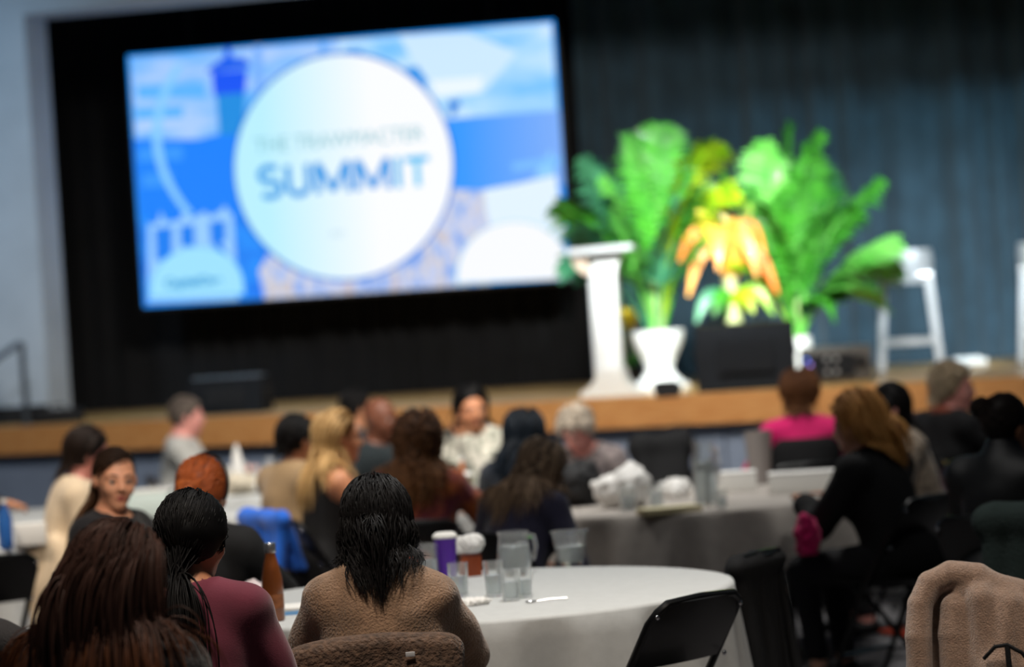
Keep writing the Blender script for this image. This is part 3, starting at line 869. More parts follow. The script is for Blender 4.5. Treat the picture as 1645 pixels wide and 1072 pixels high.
class Field:
    def __init__(self, lo, hi, vs):
        self.lo = npv(lo) - 3 * vs
        self.vs = vs
        self.n = np.ceil((npv(hi) - self.lo) / vs).astype(int) + 4
        self.D = np.full(self.n, 0.2, dtype=np.float32)

    def win(self, lo, hi):
        a = np.clip(np.floor((lo - self.lo) / self.vs).astype(int), 0, self.n)
        b = np.clip(np.ceil((hi - self.lo) / self.vs).astype(int) + 1, 0, self.n)
        sl = tuple(slice(x, y) for x, y in zip(a, b))
        ax = [(self.lo[i] + self.vs * np.arange(a[i], b[i])).astype(np.float32) for i in range(3)]
        return sl, ax[0][:, None, None], ax[1][None, :, None], ax[2][None, None, :]

    def add(self, prim, grow=0.0):
        kind, a, b, ra, rb, k, rot = prim[:7]
        m = 0.03 + k + grow
        if kind == 'cap':
            r = max(ra, rb) + m
            sl, X, Y, Z = self.win(np.minimum(a, b) - r, np.maximum(a, b) + r)
            ab = b - a
            L2 = float(ab @ ab) + 1e-9
            px, py, pz = X - a[0], Y - a[1], Z - a[2]
            t = np.clip((px * ab[0] + py * ab[1] + pz * ab[2]) / L2, 0, 1)
            d = np.sqrt((px - t * ab[0]) ** 2 + (py - t * ab[1]) ** 2 + (pz - t * ab[2]) ** 2) - (ra + (rb - ra) * t) - grow
        else:
            rr = b + grow
            r = float(rr.max()) + m
            sl, X, Y, Z = self.win(a - r, a + r)
            px, py, pz = X - a[0], Y - a[1], Z - a[2]
            if rot is not None:
                q = rot.T
                px, py, pz = (q[i, 0] * px + q[i, 1] * py + q[i, 2] * pz for i in range(3))
            k0 = np.sqrt((px / rr[0]) ** 2 + (py / rr[1]) ** 2 + (pz / rr[2]) ** 2) + 1e-6
            k1 = np.sqrt((px / rr[0] ** 2) ** 2 + (py / rr[1] ** 2) ** 2 + (pz / rr[2] ** 2) ** 2) + 1e-6
            d = k0 * (k0 - 1) / k1
        cur = self.D[sl]
        if k > 0:
            h = np.maximum(k - np.abs(cur - d), 0) / k
            self.D[sl] = np.minimum(cur, d) - h * h * k * 0.25
        else:
            self.D[sl] = np.minimum(cur, d)

    def axes(self):
        return [(self.lo[i] + self.vs * np.arange(self.n[i])).astype(np.float32) for i in range(3)]

    def cut_sphere(self, c, r):
        c = npv(c)
        sl, X, Y, Z = self.win(c - r - 0.02, c + r + 0.02)
        d = r - np.sqrt((X - c[0]) ** 2 + (Y - c[1]) ** 2 + (Z - c[2]) ** 2)
        self.D[sl] = np.maximum(self.D[sl], d)

    def cut_plane(self, p, nrm):
        """removes the half space nrm . (x - p) > 0"""
        ax = self.axes(); nrm = npv(nrm) / np.linalg.norm(nrm)
        d = (ax[0][:, None, None] - p[0]) * nrm[0] + (ax[1][None, :, None] - p[1]) * nrm[1] + (ax[2][None, None, :] - p[2]) * nrm[2]
        self.D = np.maximum(self.D, d.astype(np.float32))

    def wrinkle(self, amp, freq, seed, stretch=(1, 1, 1)):
        rg = np.random.RandomState(seed)
        ax = self.axes()
        X, Y, Z = ax[0][:, None, None], ax[1][None, :, None], ax[2][None, None, :]
        w = np.zeros(self.D.shape, dtype=np.float32)
        for i in range(5):
            f = freq * rg.uniform(0.6, 1.7)
            d = rg.normal(size=3) * npv(stretch); d /= np.linalg.norm(d)
            ph = rg.uniform(0, 6.28, 2)
            e = rg.normal(size=3)
            w += np.sin(f * (d[0] * X + d[1] * Y + d[2] * Z) + ph[0] + 1.3 * np.sin(0.35 * f * (e[0] * X + e[1] * Y + e[2] * Z) / 2 + ph[1])).astype(np.float32)
        self.D += w * (amp / 2.2)

    def mesh(self, name):
        D = self.D
        S = D < 0
        n0, n1, n2 = D.shape
        c = [S[i:n0 - 1 + i, j:n1 - 1 + j, k:n2 - 1 + k] for i in (0, 1) for j in (0, 1) for k in (0, 1)]
        anyc = c[0].copy(); allc = c[0].copy()
        for q in c[1:]:
            anyc |= q; allc &= q
        act = np.argwhere(anyc & ~allc)
        idx = np.full((n0 - 1, n1 - 1, n2 - 1), -1, dtype=np.int32)
        idx[act[:, 0], act[:, 1], act[:, 2]] = np.arange(len(act))
        offs = np.array([(i, j, k) for i in (0, 1) for j in (0, 1) for k in (0, 1)])
        vals = np.stack([D[act[:, 0] + o[0], act[:, 1] + o[1], act[:, 2] + o[2]] for o in offs], 1)
        P = np.zeros((len(act), 3)); cnt = np.zeros(len(act))
        for a in range(8):
            for b in range(a + 1, 8):
                if np.abs(offs[a] - offs[b]).sum() != 1:
                    continue
                va, vb = vals[:, a], vals[:, b]
                msk = (va < 0) != (vb < 0)
                t = np.where(msk, va / np.where(msk, va - vb, 1), 0)
                P += np.where(msk[:, None], offs[a] + t[:, None] * (offs[b] - offs[a]), 0)
                cnt += msk
        V = (act + P / np.maximum(cnt, 1)[:, None]) * self.vs + self.lo
        F = []
        for ax in range(3):
            o1, o2 = [(1, 2), (2, 0), (0, 1)][ax]
            sh = [slice(None)] * 3; sh2 = [slice(None)] * 3
            sh[ax] = slice(0, -1); sh2[ax] = slice(1, None)
            A = S[tuple(sh)]; B = S[tuple(sh2)]
            e = np.argwhere(A != B)
            if not len(e):
                continue
            ok = (e[:, o1] > 0) & (e[:, o2] > 0) & (e[:, o1] < D.shape[o1] - 1) & (e[:, o2] < D.shape[o2] - 1)
            e = e[ok]
            inside = A[e[:, 0], e[:, 1], e[:, 2]]
            def cell(d1, d2):
                q = e.copy(); q[:, o1] -= d1; q[:, o2] -= d2
                return idx[q[:, 0], q[:, 1], q[:, 2]]
            quad = np.stack([cell(1, 1), cell(0, 1), cell(0, 0), cell(1, 0)], 1)
            quad[~inside] = quad[~inside][:, ::-1]
            F.append(quad)
        F = np.concatenate(F)
        return raw_mesh(name, V, F), V, F

    def sampler(self):
        G = np.gradient(self.D, self.vs)
        def f(P):
            q = np.clip(np.rint((P - self.lo) / self.vs).astype(int), 0, self.n - 1)
            i = (q[:, 0], q[:, 1], q[:, 2])
            g = np.stack([G[0][i], G[1][i], G[2][i]], 1)
            ln = np.linalg.norm(g, axis=1, keepdims=True)
            return self.D[i], g / np.maximum(ln, 1e-6)
        return f


def bounds(prims, pad):
    lo = npv((9, 9, 9)); hi = -lo
    for p in prims:
        if p[0] == 'cap':
            r = max(p[3], p[4])
            lo = np.minimum(lo, np.minimum(p[1], p[2]) - r); hi = np.maximum(hi, np.maximum(p[1], p[2]) + r)
        else:
            r = p[2].max()
            lo = np.minimum(lo, p[1] - r); hi = np.maximum(hi, p[1] + r)
    return lo - pad, hi + pad


def cap(a, b, ra, rb=None, k=0.02, t='x'):
    return ('cap', npv(a), npv(b), ra, ra if rb is None else rb, k, None, t)


def ell(c, r, k=0.02, rot=None, t='x'):
    return ('ell', npv(c), npv(r), 0, 0, k, rot, t)


# ---------------------------------------------------------------- hair: tapered locks grown from the scalp
def tubes_mesh(name, pos, rad, sides=3, rnd=None):
    """pos (N, M, 3), rad (N, M) -> one mesh of N tapered locks; attributes along / lock for the material"""
    N, M, _ = pos.shape
    tan = np.gradient(pos, axis=1)
    tan /= np.maximum(np.linalg.norm(tan, axis=2, keepdims=True), 1e-6)
    ref = np.zeros_like(tan); ref[..., 0] = 0.31; ref[..., 1] = 0.9; ref[..., 2] = 0.27
    a = np.cross(tan, ref); a /= np.maximum(np.linalg.norm(a, axis=2, keepdims=True), 1e-6)
    b = np.cross(tan, a)
    V = np.zeros((N, M, sides, 3))
    for s in range(sides):
        w = 2 * math.pi * s / sides
        V[:, :, s] = pos + (a * math.cos(w) + b * math.sin(w)) * rad[..., None]
    base = (np.arange(N) * M * sides)[:, None, None] + (np.arange(M - 1) * sides)[None, :, None]
    s0 = np.arange(sides)[None, None, :]; s1 = (s0 + 1) % sides
    F = np.stack([base + s0, base + s1, base + sides + s1, base + sides + s0], -1).reshape(-1, 4)
    me = raw_mesh(name, V.reshape(-1, 3), F)
    al = np.repeat(np.tile(np.linspace(0, 1, M), N), sides).astype(np.float32)
    at = me.attributes.new('along', 'FLOAT', 'POINT'); at.data.foreach_set('value', al)
    lk = np.repeat(np.random.RandomState(3).rand(N) if rnd is None else rnd, M * sides).astype(np.float32)
    at = me.attributes.new('lock', 'FLOAT', 'POINT'); at.data.foreach_set('value', lk)
    return me


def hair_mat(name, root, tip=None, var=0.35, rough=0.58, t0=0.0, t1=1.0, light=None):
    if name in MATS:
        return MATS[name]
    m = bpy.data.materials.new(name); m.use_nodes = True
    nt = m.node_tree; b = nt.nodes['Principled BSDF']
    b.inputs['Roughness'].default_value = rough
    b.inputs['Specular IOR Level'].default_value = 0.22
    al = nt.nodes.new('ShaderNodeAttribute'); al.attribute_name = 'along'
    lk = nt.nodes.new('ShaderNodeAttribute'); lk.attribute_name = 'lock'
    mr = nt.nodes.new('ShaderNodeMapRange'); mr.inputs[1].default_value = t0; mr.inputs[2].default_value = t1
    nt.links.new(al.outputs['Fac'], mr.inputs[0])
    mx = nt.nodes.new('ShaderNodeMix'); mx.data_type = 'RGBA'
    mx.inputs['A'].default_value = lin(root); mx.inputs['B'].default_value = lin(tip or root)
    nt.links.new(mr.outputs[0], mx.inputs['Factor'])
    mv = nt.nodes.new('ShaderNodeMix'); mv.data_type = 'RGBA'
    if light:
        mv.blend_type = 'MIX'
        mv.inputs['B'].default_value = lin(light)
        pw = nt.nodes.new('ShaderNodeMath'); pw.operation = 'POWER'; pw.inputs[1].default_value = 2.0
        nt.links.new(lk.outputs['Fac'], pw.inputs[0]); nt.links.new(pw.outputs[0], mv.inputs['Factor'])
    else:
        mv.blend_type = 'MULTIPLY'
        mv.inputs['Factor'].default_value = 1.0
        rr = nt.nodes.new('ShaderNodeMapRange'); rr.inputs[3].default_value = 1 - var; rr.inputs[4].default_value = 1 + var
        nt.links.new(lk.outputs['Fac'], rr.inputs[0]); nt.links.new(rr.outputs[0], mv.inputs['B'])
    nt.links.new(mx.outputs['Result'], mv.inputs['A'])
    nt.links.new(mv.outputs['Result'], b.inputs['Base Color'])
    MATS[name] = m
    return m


HC = npv((0, -0.012, 0.025)); HR = npv((0.077, 0.097, 0.094))      # cranium in the head frame


def grow_hair(N, rng, H, body_f, style):
    """returns pos (N, M, 3) in person space. H = (R, t) head frame"""
    Rh, th = H
    L = style.get('len', 0.45); M = style.get('seg', 22)
    part = style.get('part', 0.0); back = style.get('back', 0.6)
    vol = style.get('vol', 0.014)
    n = rng.normal(size=(N * 4, 3)); n /= np.linalg.norm(n, axis=1, keepdims=True)
    hl = style.get('hairline', 0.36)
    ok = ~((n[:, 1] > hl) & (n[:, 2] < 0.52)) & (n[:, 2] > -0.55) & ~((n[:, 1] > 0.05) & (n[:, 2] < -0.05))
    n = n[ok][:N]
    N = len(n)
    root = HC + n * (HR + 0.002)
    tie = style.get('tie')
    lay = (0.12 + 0.88 * np.clip((n[:, 2] + 0.55) / 1.45, 0, 1)) * rng.uniform(0.55, 1.0, N) * vol
    def push_head(P, l):
        q = (P - HC) / (HR + l[:, None])
        d = np.linalg.norm(q, axis=1)
        ins = d < 1
        P[ins] = HC + (P[ins] - HC) / d[ins][:, None]
        return P
    pos = np.zeros((N, M, 3))
    P = root.copy()
    grav = Rh.T @ npv((0, 0, -1))
    fwd_part = n.copy()
    d = n * style.get('lift', 0.15)
    sg = np.sign(n[:, 0] - part + rng.normal(size=N) * 0.04)
    d[:, 0] += sg * style.get('spread', 0.7) * np.clip(0.45 + n[:, 1], 0.08, 1)
    d[:, 1] -= back
    d += rng.normal(size=(N, 3)) * style.get('jit', 0.08)
    snap = style.get('snap', 0.85)
    nn_ = n / HR; nn_ /= np.linalg.norm(nn_, axis=1, keepdims=True)
    if snap:
        d = d - nn_ * (d * nn_).sum(1, keepdims=True) * snap
    d /= np.linalg.norm(d, axis=1, keepdims=True)
    lens = L * rng.uniform(style.get('lmin', 0.85), 1.0, N)
    pos[:, 0] = P
    nt_ = 0
    if tie is not None:
        tie = npv(tie)
        nt_ = M // 3
        tgt = tie + rng.normal(size=(N, 3)) * 0.008
        for i in range(1, nt_ + 1):
            t = i / nt_
            Q = root * (1 - t) + tgt * t
            q = (Q - HC); ln = np.linalg.norm(q / (HR + lay[:, None] * 0.5 + 0.004), axis=1)
            Q2 = HC + q / np.maximum(ln, 1e-3)[:, None]
            Q = np.where((ln < 1)[:, None], Q2, Q)
            if t > 0.85:
                Q = tgt * 0.7 + Q * 0.3
            pos[:, i] = Q
        P = pos[:, nt_].copy()
        d = np.tile(Rh.T @ npv(style.get('tdir', (0, -0.5, -0.3))), (N, 1)) + rng.normal(size=(N, 3)) * style.get('tspread', 0.25)
        d /= np.linalg.norm(d, axis=1, keepdims=True)
    drift = rng.normal(size=(N, 3)) * style.get('drift', 0.05)
    for i in range(nt_ + 1, M):
        ds = lens / (M - nt_ - 1)
        w = style.get('grav', 0.24)
        d = d * (1 - w) + (grav + drift) * w
        ga = style.get('gather', 0.0)
        if ga:
            lowm = (P[:, 2] < -0.02).astype(float)
            d[:, 0] -= lowm * ga * P[:, 0] * 4
            d[:, 1] -= lowm * ga * np.maximum(0, P[:, 1] + 0.09) * 4
        d /= np.maximum(np.linalg.norm(d, axis=1, keepdims=True), 1e-6)
        Pn = P + d * ds[:, None]
        if snap:
            q = (Pn - HC) / (HR + (lay + 0.003)[:, None]); qd = np.linalg.norm(q, axis=1)
            wsn = np.where(qd > 1, snap * np.clip((Pn[:, 2] - style.get('sz', -0.06)) / 0.07, 0, 1), 0.0)
            Pn = Pn * (1 - wsn[:, None]) + (HC + (Pn - HC) / np.maximum(qd, 1e-3)[:, None]) * wsn[:, None]
        Pn = push_head(Pn, lay + 0.003)
        W = Pn @ Rh.T + th
        if body_f is not None:
            dist, g = body_f(W)
            need = lay * 0.8 + 0.006
            pen = np.where(dist < need, need - dist, 0)
            far = (Pn[:, 2] < -0.06)
            W = W + g * (pen * far)[:, None]
            Pn = (W - th) @ Rh
        nd = Pn - P
        d = nd / np.maximum(np.linalg.norm(nd, axis=1, keepdims=True), 1e-6)
        P = Pn
        pos[:, i] = P
    # clump locks towards guides
    cl = style.get('clump', 0.5); ng = max(3, int(N * style.get('guides', 0.12)))
    gi = rng.choice(N, ng, replace=False)
    dm = ((root[:, None, :] - root[None, gi, :]) ** 2).sum(-1)
    near = gi[dm.argmin(1)]
    wt = (np.linspace(0, 1, M) ** 1.5 * cl)[None, :, None]
    pos = pos * (1 - wt) + pos[near] * wt
    curl = style.get('curl')
    if curl:
        amp, wl = curl
        ph = rng.uniform(0, 6.28, (N, 1)); s = (np.linspace(0, 1, M)[None] * lens[:, None])
        ramp = np.minimum(1, s / 0.06)
        arg = ph + 2 * math.pi * s / (wl * rng.uniform(0.75, 1.3, (N, 1)))
        pos[..., 0] += amp * ramp * np.cos(arg); pos[..., 1] += amp * ramp * np.sin(arg)
        pos[..., 2] += 0.5 * amp * ramp * np.sin(arg * 0.7 + 1)
    return pos @ Rh.T + th


# ---------------------------------------------------------------- people
SKIN = {}
def skin(name, rgb):
    m = mat('skin_' + name, rgb, 0.52, vary=0.06, vscale=25, bump=0.05, bscale=250)
    b = m.node_tree.nodes['Principled BSDF']
    b.inputs['Subsurface Weight'].default_value = 0.08
    b.inputs['Subsurface Radius'].default_value = (0.012, 0.005, 0.003)
    return m
SK_L = skin('fair', (222, 168, 140)); SK_M = skin('medium', (190, 132, 98)); SK_T = skin('tan', (206, 142, 104)); SK_D = skin('deep', (112, 66, 46)); SK_P = skin('rosy', (220, 150, 138))
LIP = mat('lips', (172, 92, 88), 0.45); LIPD = mat('lips_deep', (110, 58, 52), 0.45)
EYEW = mat('eye_white', (168, 158, 152), 0.3); IRIS = mat('eye_iris', (44, 32, 26), 0.2)


def eye_mesh():
    bm = bmesh.new()
    bmesh.ops.create_uvsphere(bm, u_segments=16, v_segments=12, radius=0.0124, matrix=Matrix.Rotation(R(-90), 4, 'X'))
    for f in bm.faces:
        c = f.calc_center_median()
        f.material_index = 1 if c.normalized().y > 0.80 else 0
        f.smooth = True
    me = bpy.data.meshes.new('eye'); bm.to_mesh(me); bm.free()
    me.materials.append(EYEW); me.materials.append(IRIS)
    return me
EYE_ME = eye_mesh()


def ik(S, T, l1, l2, pole):
    d = T - S; L = np.linalg.norm(d)
    Lc = min(L, (l1 + l2) * 0.995)
    u = d / L
    T2 = S + u * Lc
    a = (l1 * l1 - l2 * l2 + Lc * Lc) / (2 * Lc)
    h = math.sqrt(max(0, l1 * l1 - a * a))
    v = pole - u * (pole @ u); v /= np.linalg.norm(v)
    return S + u * a + v * h, T2


def hand_prims(W, f, n, side, curl=25, r=1.0):
    """palm, four fingers of different lengths with bends, thumb from the side of the palm"""
    f = f / np.linalg.norm(f); n = n - f * (n @ f); n /= np.linalg.norm(n)
    s = np.cross(f, n) * side                      # towards the thumb
    rot = np.stack([s, f, n], 1)
    P = [ell(W + f * 0.048, (0.039 * r, 0.052 * r, 0.016 * r), 0.012, rot, 'hand')]
    def bend(v, ang):
        return v * math.cos(R(ang)) - n * math.sin(R(ang))
    for o, L, c in ((0.028, 0.072, 0.9), (0.010, 0.082, 1.0), (-0.009, 0.076, 1.05), (-0.027, 0.058, 1.15)):
        p = W + f * 0.088 + s * o
        a = 6
        d0 = f + s * o * 2.2; d0 /= np.linalg.norm(d0)
        for q, (fr_, rr) in enumerate(((0.44, 0.0092), (0.32, 0.0084), (0.26, 0.0074))):
            a += curl * c
            e = p + bend(d0, a - curl * 0.5) * L * fr_
            P.append(cap(p, e, rr * r, rr * 0.92 * r, 0.004, 'hand'))
            p = e
    p = W + f * 0.026 + s * 0.034
    for q, (L, rr, k1, k2, dn) in enumerate(((0.040, 0.0125, 0.75, 0.66, 0.25), (0.030, 0.0108, 0.9, 0.42, 0.3), (0.025, 0.0095, 0.98, 0.2, 0.35))):
        d = f * k1 + s * k2 - n * dn; d /= np.linalg.norm(d)
        e = p + d * L
        P.append(cap(p, e, rr * r, rr * 0.9 * r, 0.006, 'hand'))
        p = e
    return P


PEOPLE = {}


def person(key, x, y, yaw, label, sk=SK_L, lean=6, side=0, head=(0, 0, 0), bulk=1.0, sw=1.0, S=1.0, top=None, legs=None, shoes=None,
           hair=None, hands=('table', 'table'), vs=0.0126, fem=True, group='people seated at the tables', brow=(50, 36, 28), z0=0.0, seed=1, curl=25,
           neck_fwd=0.0, sdrop=0.0, extra_top=None, legspread=1.0, feet=0.0, lipm=None):
    rng = np.random.RandomState(seed)
    root = empty('person', (x, y, z0), R(yaw), label, 'person', group)
    pel = npv((0, 0, 0.56))
    Rl = rotm('Y', side) @ rotm('X', -lean)
    up = lambda p: pel + Rl @ (npv(p) - pel)
    B = bulk
    P = []
    # trunk
    P.append(ell((0, -0.03, 0.555), (0.175 * B, 0.145 * B, 0.115), 0.03, t='pelvis'))
    P.append(ell(up((0, -0.005, 0.70)), (0.140 * B * (1.0 if fem else 1.06), 0.108 * B, 0.15), 0.06, Rl, 'torso'))
    P.append(ell(up((0, 0.0, 0.86)), (0.158 * (0.35 + 0.65 * B), 0.112 * (0.4 + 0.6 * B), 0.165), 0.06, Rl, 'torso'))
    if fem:
        for s in (-1, 1):
            P.append(ell(up((s * 0.07 * B, 0.085 * B, 0.85)), (0.062 * B, 0.055 * B, 0.062), 0.04, Rl, 'torso'))
    else:
        P.append(ell(up((0, 0.03, 0.90)), (0.15 * B, 0.10 * B, 0.11), 0.05, Rl, 'torso'))
    nb = up((0, -0.018, 1.005))
    ntp = up((0, 0.0 + neck_fwd, 1.088))
    hy, hp, hr_ = head
    Rh = rotm('Z', hy) @ rotm('X', -hp) @ rotm('Y', hr_)
    hc = ntp + Rh @ npv((0, 0.02, 0.072))
    P.append(cap(nb, ntp + Rh @ npv((0, 0.0, 0.02)), 0.058 if fem else 0.066, 0.050 if fem else 0.060, 0.04, 'neck'))
    # shoulders and arms
    for i, s in enumerate((-1, 1)):
        sh = up((s * 0.168 * sw, -0.012, 0.955 - sdrop))
        P.append(cap(up((s * 0.03, -0.02, 0.985)), up((s * 0.15 * sw, -0.015, 0.955 - sdrop)), 0.060 * (0.6 + 0.4 * B), 0.056 * (0.6 + 0.4 * B), 0.05, 'torso'))
        hd = hands[i]
        fdir = None
        if isinstance(hd, str):
            T = {'table': (s * 0.13, 0.43, 0.80), 'lap': (s * 0.09, 0.30, 0.66), 'down': (s * 0.24, 0.05, 0.52), 'front': (s * 0.05, 0.30, 0.86)}[hd]
            T = npv(T)
        elif hd[0] == 'w':
            cy_, sy_ = math.cos(R(yaw)), math.sin(R(yaw))
            dx, dy = hd[1] - x, hd[2] - y
            T = npv((cy_ * dx + sy_ * dy, -sy_ * dx + cy_ * dy, hd[3])) / S
        else:
            T = npv(hd[:3])
            if len(hd) > 3:
                fdir = npv(hd[3:6])
        el, wr = ik(sh, T, 0.285, 0.255, npv((s * 0.75, -0.35, -0.8)))
        P.append(cap(sh, el, 0.052 * (0.45 + 0.55 * B), 0.041 * (0.55 + 0.45 * B), 0.04, 'upperarm'))
        P.append(cap(el, wr, 0.040 * (0.55 + 0.45 * B), 0.026, 0.02, 'forearm'))
        fd = (wr - el) if fdir is None else fdir
        nn = npv((0, 0, 1)) if abs(fd[2]) < 0.7 * np.linalg.norm(fd) else npv((0, -1, 0.2))
        if isinstance(hd, str) and hd == 'table':
            fd = fd * 1.0; fd[2] = 0.02
        P += hand_prims(wr, fd, nn, -s, curl)
    # legs
    for s in (-1, 1):
        hip = npv((s * 0.09 * B, 0.0, 0.535)); kn = npv((s * 0.115 * legspread, 0.43, 0.505)); an = npv((s * 0.11 * legspread, 0.38 + feet, 0.085))
        P.append(cap(hip, kn, 0.088 * B, 0.060, 0.05, 'thigh'))
        P.append(cap(kn, an, 0.058, 0.038, 0.03, 'calf'))
        P.append(cap(an + npv((0, -0.03, -0.045)), an + npv((s * 0.015, 0.14, -0.055)), 0.036, 0.028, 0.02, 'foot'))
    # head
    def hp_(p):
        return hc + Rh @ npv(p)
    P.append(ell(hp_(HC), HR, 0.02, Rh, 'head'))
    fw = 0.94 if fem else 1.03
    P.append(ell(hp_((0, 0.022, -0.036)), (0.061 * fw, 0.070, 0.080), 0.03, Rh, 'head'))
    P.append(ell(hp_((0, 0.064, -0.094)), (0.024 * fw, 0.020, 0.018), 0.03, Rh, 'head'))
    for s in (-1, 1):
        P.append(ell(hp_((s * 0.034, 0.062, -0.030)), (0.026, 0.024, 0.024), 0.02, Rh, 'head'))
        P.append(cap(hp_((s * 0.010, 0.083, 0.021)), hp_((s * 0.046, 0.070, 0.024)), 0.0105, 0.010, 0.014, 'head'))
        P.append(ell(hp_((s * 0.011, 0.096, -0.033)), (0.0085, 0.009, 0.008), 0.008, Rh, 'head'))
        P.append(ell(hp_((s * 0.078, -0.010, -0.004)), (0.010, 0.018, 0.031), 0.008, Rh @ rotm('Z', -18 * s), 'head'))
        P.append(ell(hp_((s * 0.031, 0.0760, 0.0100)), (0.0160, 0.0125, 0.0060), 0.004, Rh, 'head'))
        P.append(ell(hp_((s * 0.031, 0.0735, -0.0110)), (0.0155, 0.0120, 0.0048), 0.005, Rh, 'head'))
    P.append(cap(hp_((0, 0.086, 0.016)), hp_((0, 0.106, -0.026)), 0.0085, 0.0125, 0.012, 'head'))
    P.append(cap(hp_((-0.018, 0.083, -0.0605)), hp_((0, 0.0925, -0.0575)), 0.0065, 0.0075, 0.004, 'head'))
    P.append(cap(hp_((0.018, 0.083, -0.0605)), hp_((0, 0.0925, -0.0575)), 0.0065, 0.0075, 0.004, 'head'))
    P.append(cap(hp_((-0.014, 0.083, -0.070)), hp_((0.014, 0.083, -0.070)), 0.0075, 0.0075, 0.004, 'head'))
    P.append(ell(hp_((0, 0.0835, -0.070)), (0.012, 0.010, 0.008), 0.004, Rh, 'head'))
    if S != 1.0:
        P = [(p[0], p[1] * S, p[2] * S, p[3] * S, p[4] * S, p[5] * S, p[6], p[7]) for p in P]
        hc = hc * S
        nb = nb * S
    lo, hi = bounds(P, 0.01)
    F = Field(lo, hi, vs)
    for p in P:
        F.add(p)
    me, V, Q = F.mesh('body')
    me.materials.append(sk); me.materials.append(lipm or (LIPD if sk is SK_D else LIP))
    # lips by place on the head
    hl = ((V - hc) @ Rh) / S
    fc = hl[Q].mean(1)
    mi = (((fc[:, 0] / 0.0215) ** 2 + ((fc[:, 2] + 0.0645) / 0.0105) ** 2 < 1) & (fc[:, 1] > 0.078)).astype(np.int32)
    me.polygons.foreach_set('material_index', mi)
    body = put('body', me, None, root)
    # eyes and brows
    for s in (-1, 1):
        c = hc + Rh @ npv((s * 0.031, 0.0795, -0.0005)) * S
        e = put('eye', EYE_ME, None, root, tuple(c))
        e.rotation_euler = Matrix(Rh.tolist()).to_euler()
        e.scale = (S, S, S)
        mb = MB()
        pts = [hc + Rh @ npv((s * a, b, z)) * S for a, b, z in ((0.013, 0.0935, 0.0215), (0.026, 0.0910, 0.0265), (0.040, 0.0825, 0.0265), (0.050, 0.0715, 0.0205))]
        mb.tube([tuple(p) for p in pts], [0.0022, 0.0032, 0.0028, 0.0012], 8)
        mb.build('eyebrow', mat('brow_%d_%d_%d' % brow, brow, 0.7), root)
        mb = MB()
        pts = [hc + Rh @ npv((s * a, b, z)) * S for a, b, z in ((0.0195, 0.0875, 0.0005), (0.025, 0.0915, 0.0052), (0.031, 0.0922, 0.0068), (0.037, 0.0905, 0.0055), (0.0435, 0.0850, 0.0005))]
        mb.tube([tuple(p) for p in pts], [0.0008, 0.0014, 0.0016, 0.0016, 0.0009], 6)
        mb.build('eyelash', mat('lash_dark', (22, 16, 14), 0.7), root)
    # clothes
    cf = F
    if top:
        g = top.get('thick', 0.014) * S
        tags = {'torso', 'pelvis'}
        sl = top.get('sleeve', 'long')
        if sl in ('long', 'short', 'half'):
            tags.add('upperarm')
        if sl == 'long':
            tags.add('forearm')
        tp = [p for p in P if p[7] in tags]
        if sl == 'long':
            tp = [(p[0], p[1], p[1] + (p[2] - p[1]) * 0.93, p[3], p[4] + 0.008, p[5], p[6], p[7]) if p[7] == 'forearm' else p for p in tp]
        if sl == 'short':
            tp = [(p[0], p[1], p[1] + (p[2] - p[1]) * 0.55, p[3] + 0.004, p[4] + 0.014, p[5], p[6], p[7]) if p[7] == 'upperarm' else p for p in tp]
        if sl == 'tank':
            pass
        tp = tp + [(q[0], q[1] * S, q[2] * S, q[3] * S, q[4] * S, q[5], q[6], q[7]) for q in (extra_top(up) if extra_top else [])]
        if top.get('collar'):
            tp.append(cap(nb, nb + (ntp * S - nb) * 0.75, 0.056, 0.052, 0.03, 'c'))
        lo, hi = bounds(tp, 0.03 + g)
        T = Field(lo, hi, top.get('vs', 0.013))
        for p in tp:
            T.add(p, g)
        T.wrinkle(top.get('fold', 0.004), top.get('freq', 28), seed, top.get('stretch', (1, 1, 1)))
        if not top.get('collar'):
            T.cut_sphere(nb + Rl @ npv((0, 0.02, 0.055)) * S, top.get('neck', 0.078) * S)
        if sl == 'tank':
            for s in (-1, 1):
                T.cut_sphere(up((s * 0.215 * sw, -0.0, 0.985)) * S, 0.125 * S)
            T.cut_sphere(nb + Rl @ npv((0, 0.0, 0.03)) * S, 0.098 * S)
        T.cut_plane((0, 0, top.get('hem', 0.47) * S), (0, 0, -1))
        tm, _, _ = T.mesh(top.get('name', 'sweater'))
        put(top.get('name', 'sweater'), tm, top['mat'], root)
        cf = T
    lg = legs or mat('trousers_black', (20, 20, 24), 0.85, vary=0.15, vscale=30)
    tp = [p for p in P if p[7] in ('pelvis', 'thigh', 'calf')]
    lo, hi = bounds(tp, 0.03)
    T = Field(lo, hi, 0.020)
    for p in tp:
        T.add(p, 0.009 * S)
    T.cut_plane((0, 0, 0.10 * S), (0, 0, -1))
    tm, _, _ = T.mesh('trousers')
    put('trousers', tm, lg, root)
    tp = [p for p in P if p[7] == 'foot']
    for i, p in enumerate(tp):
        lo, hi = bounds([p], 0.02)
        T = Field(lo, hi, 0.016)
        T.add((p[0], p[1], p[2], p[3] + .004, p[4] + .004, 0, None, 'x'), 0.004)
        T.cut_plane((0, 0, 0.004), (0, 0, -1))
        tm, _, _ = T.mesh('shoe')
        put('shoe', tm, shoes or mat('shoe_black', (18, 18, 20), 0.45), root)
    # hair
    ctx = dict(root=root, hc=hc, Rh=Rh, S=S, body=F, cloth=cf, rng=rng, up=up)
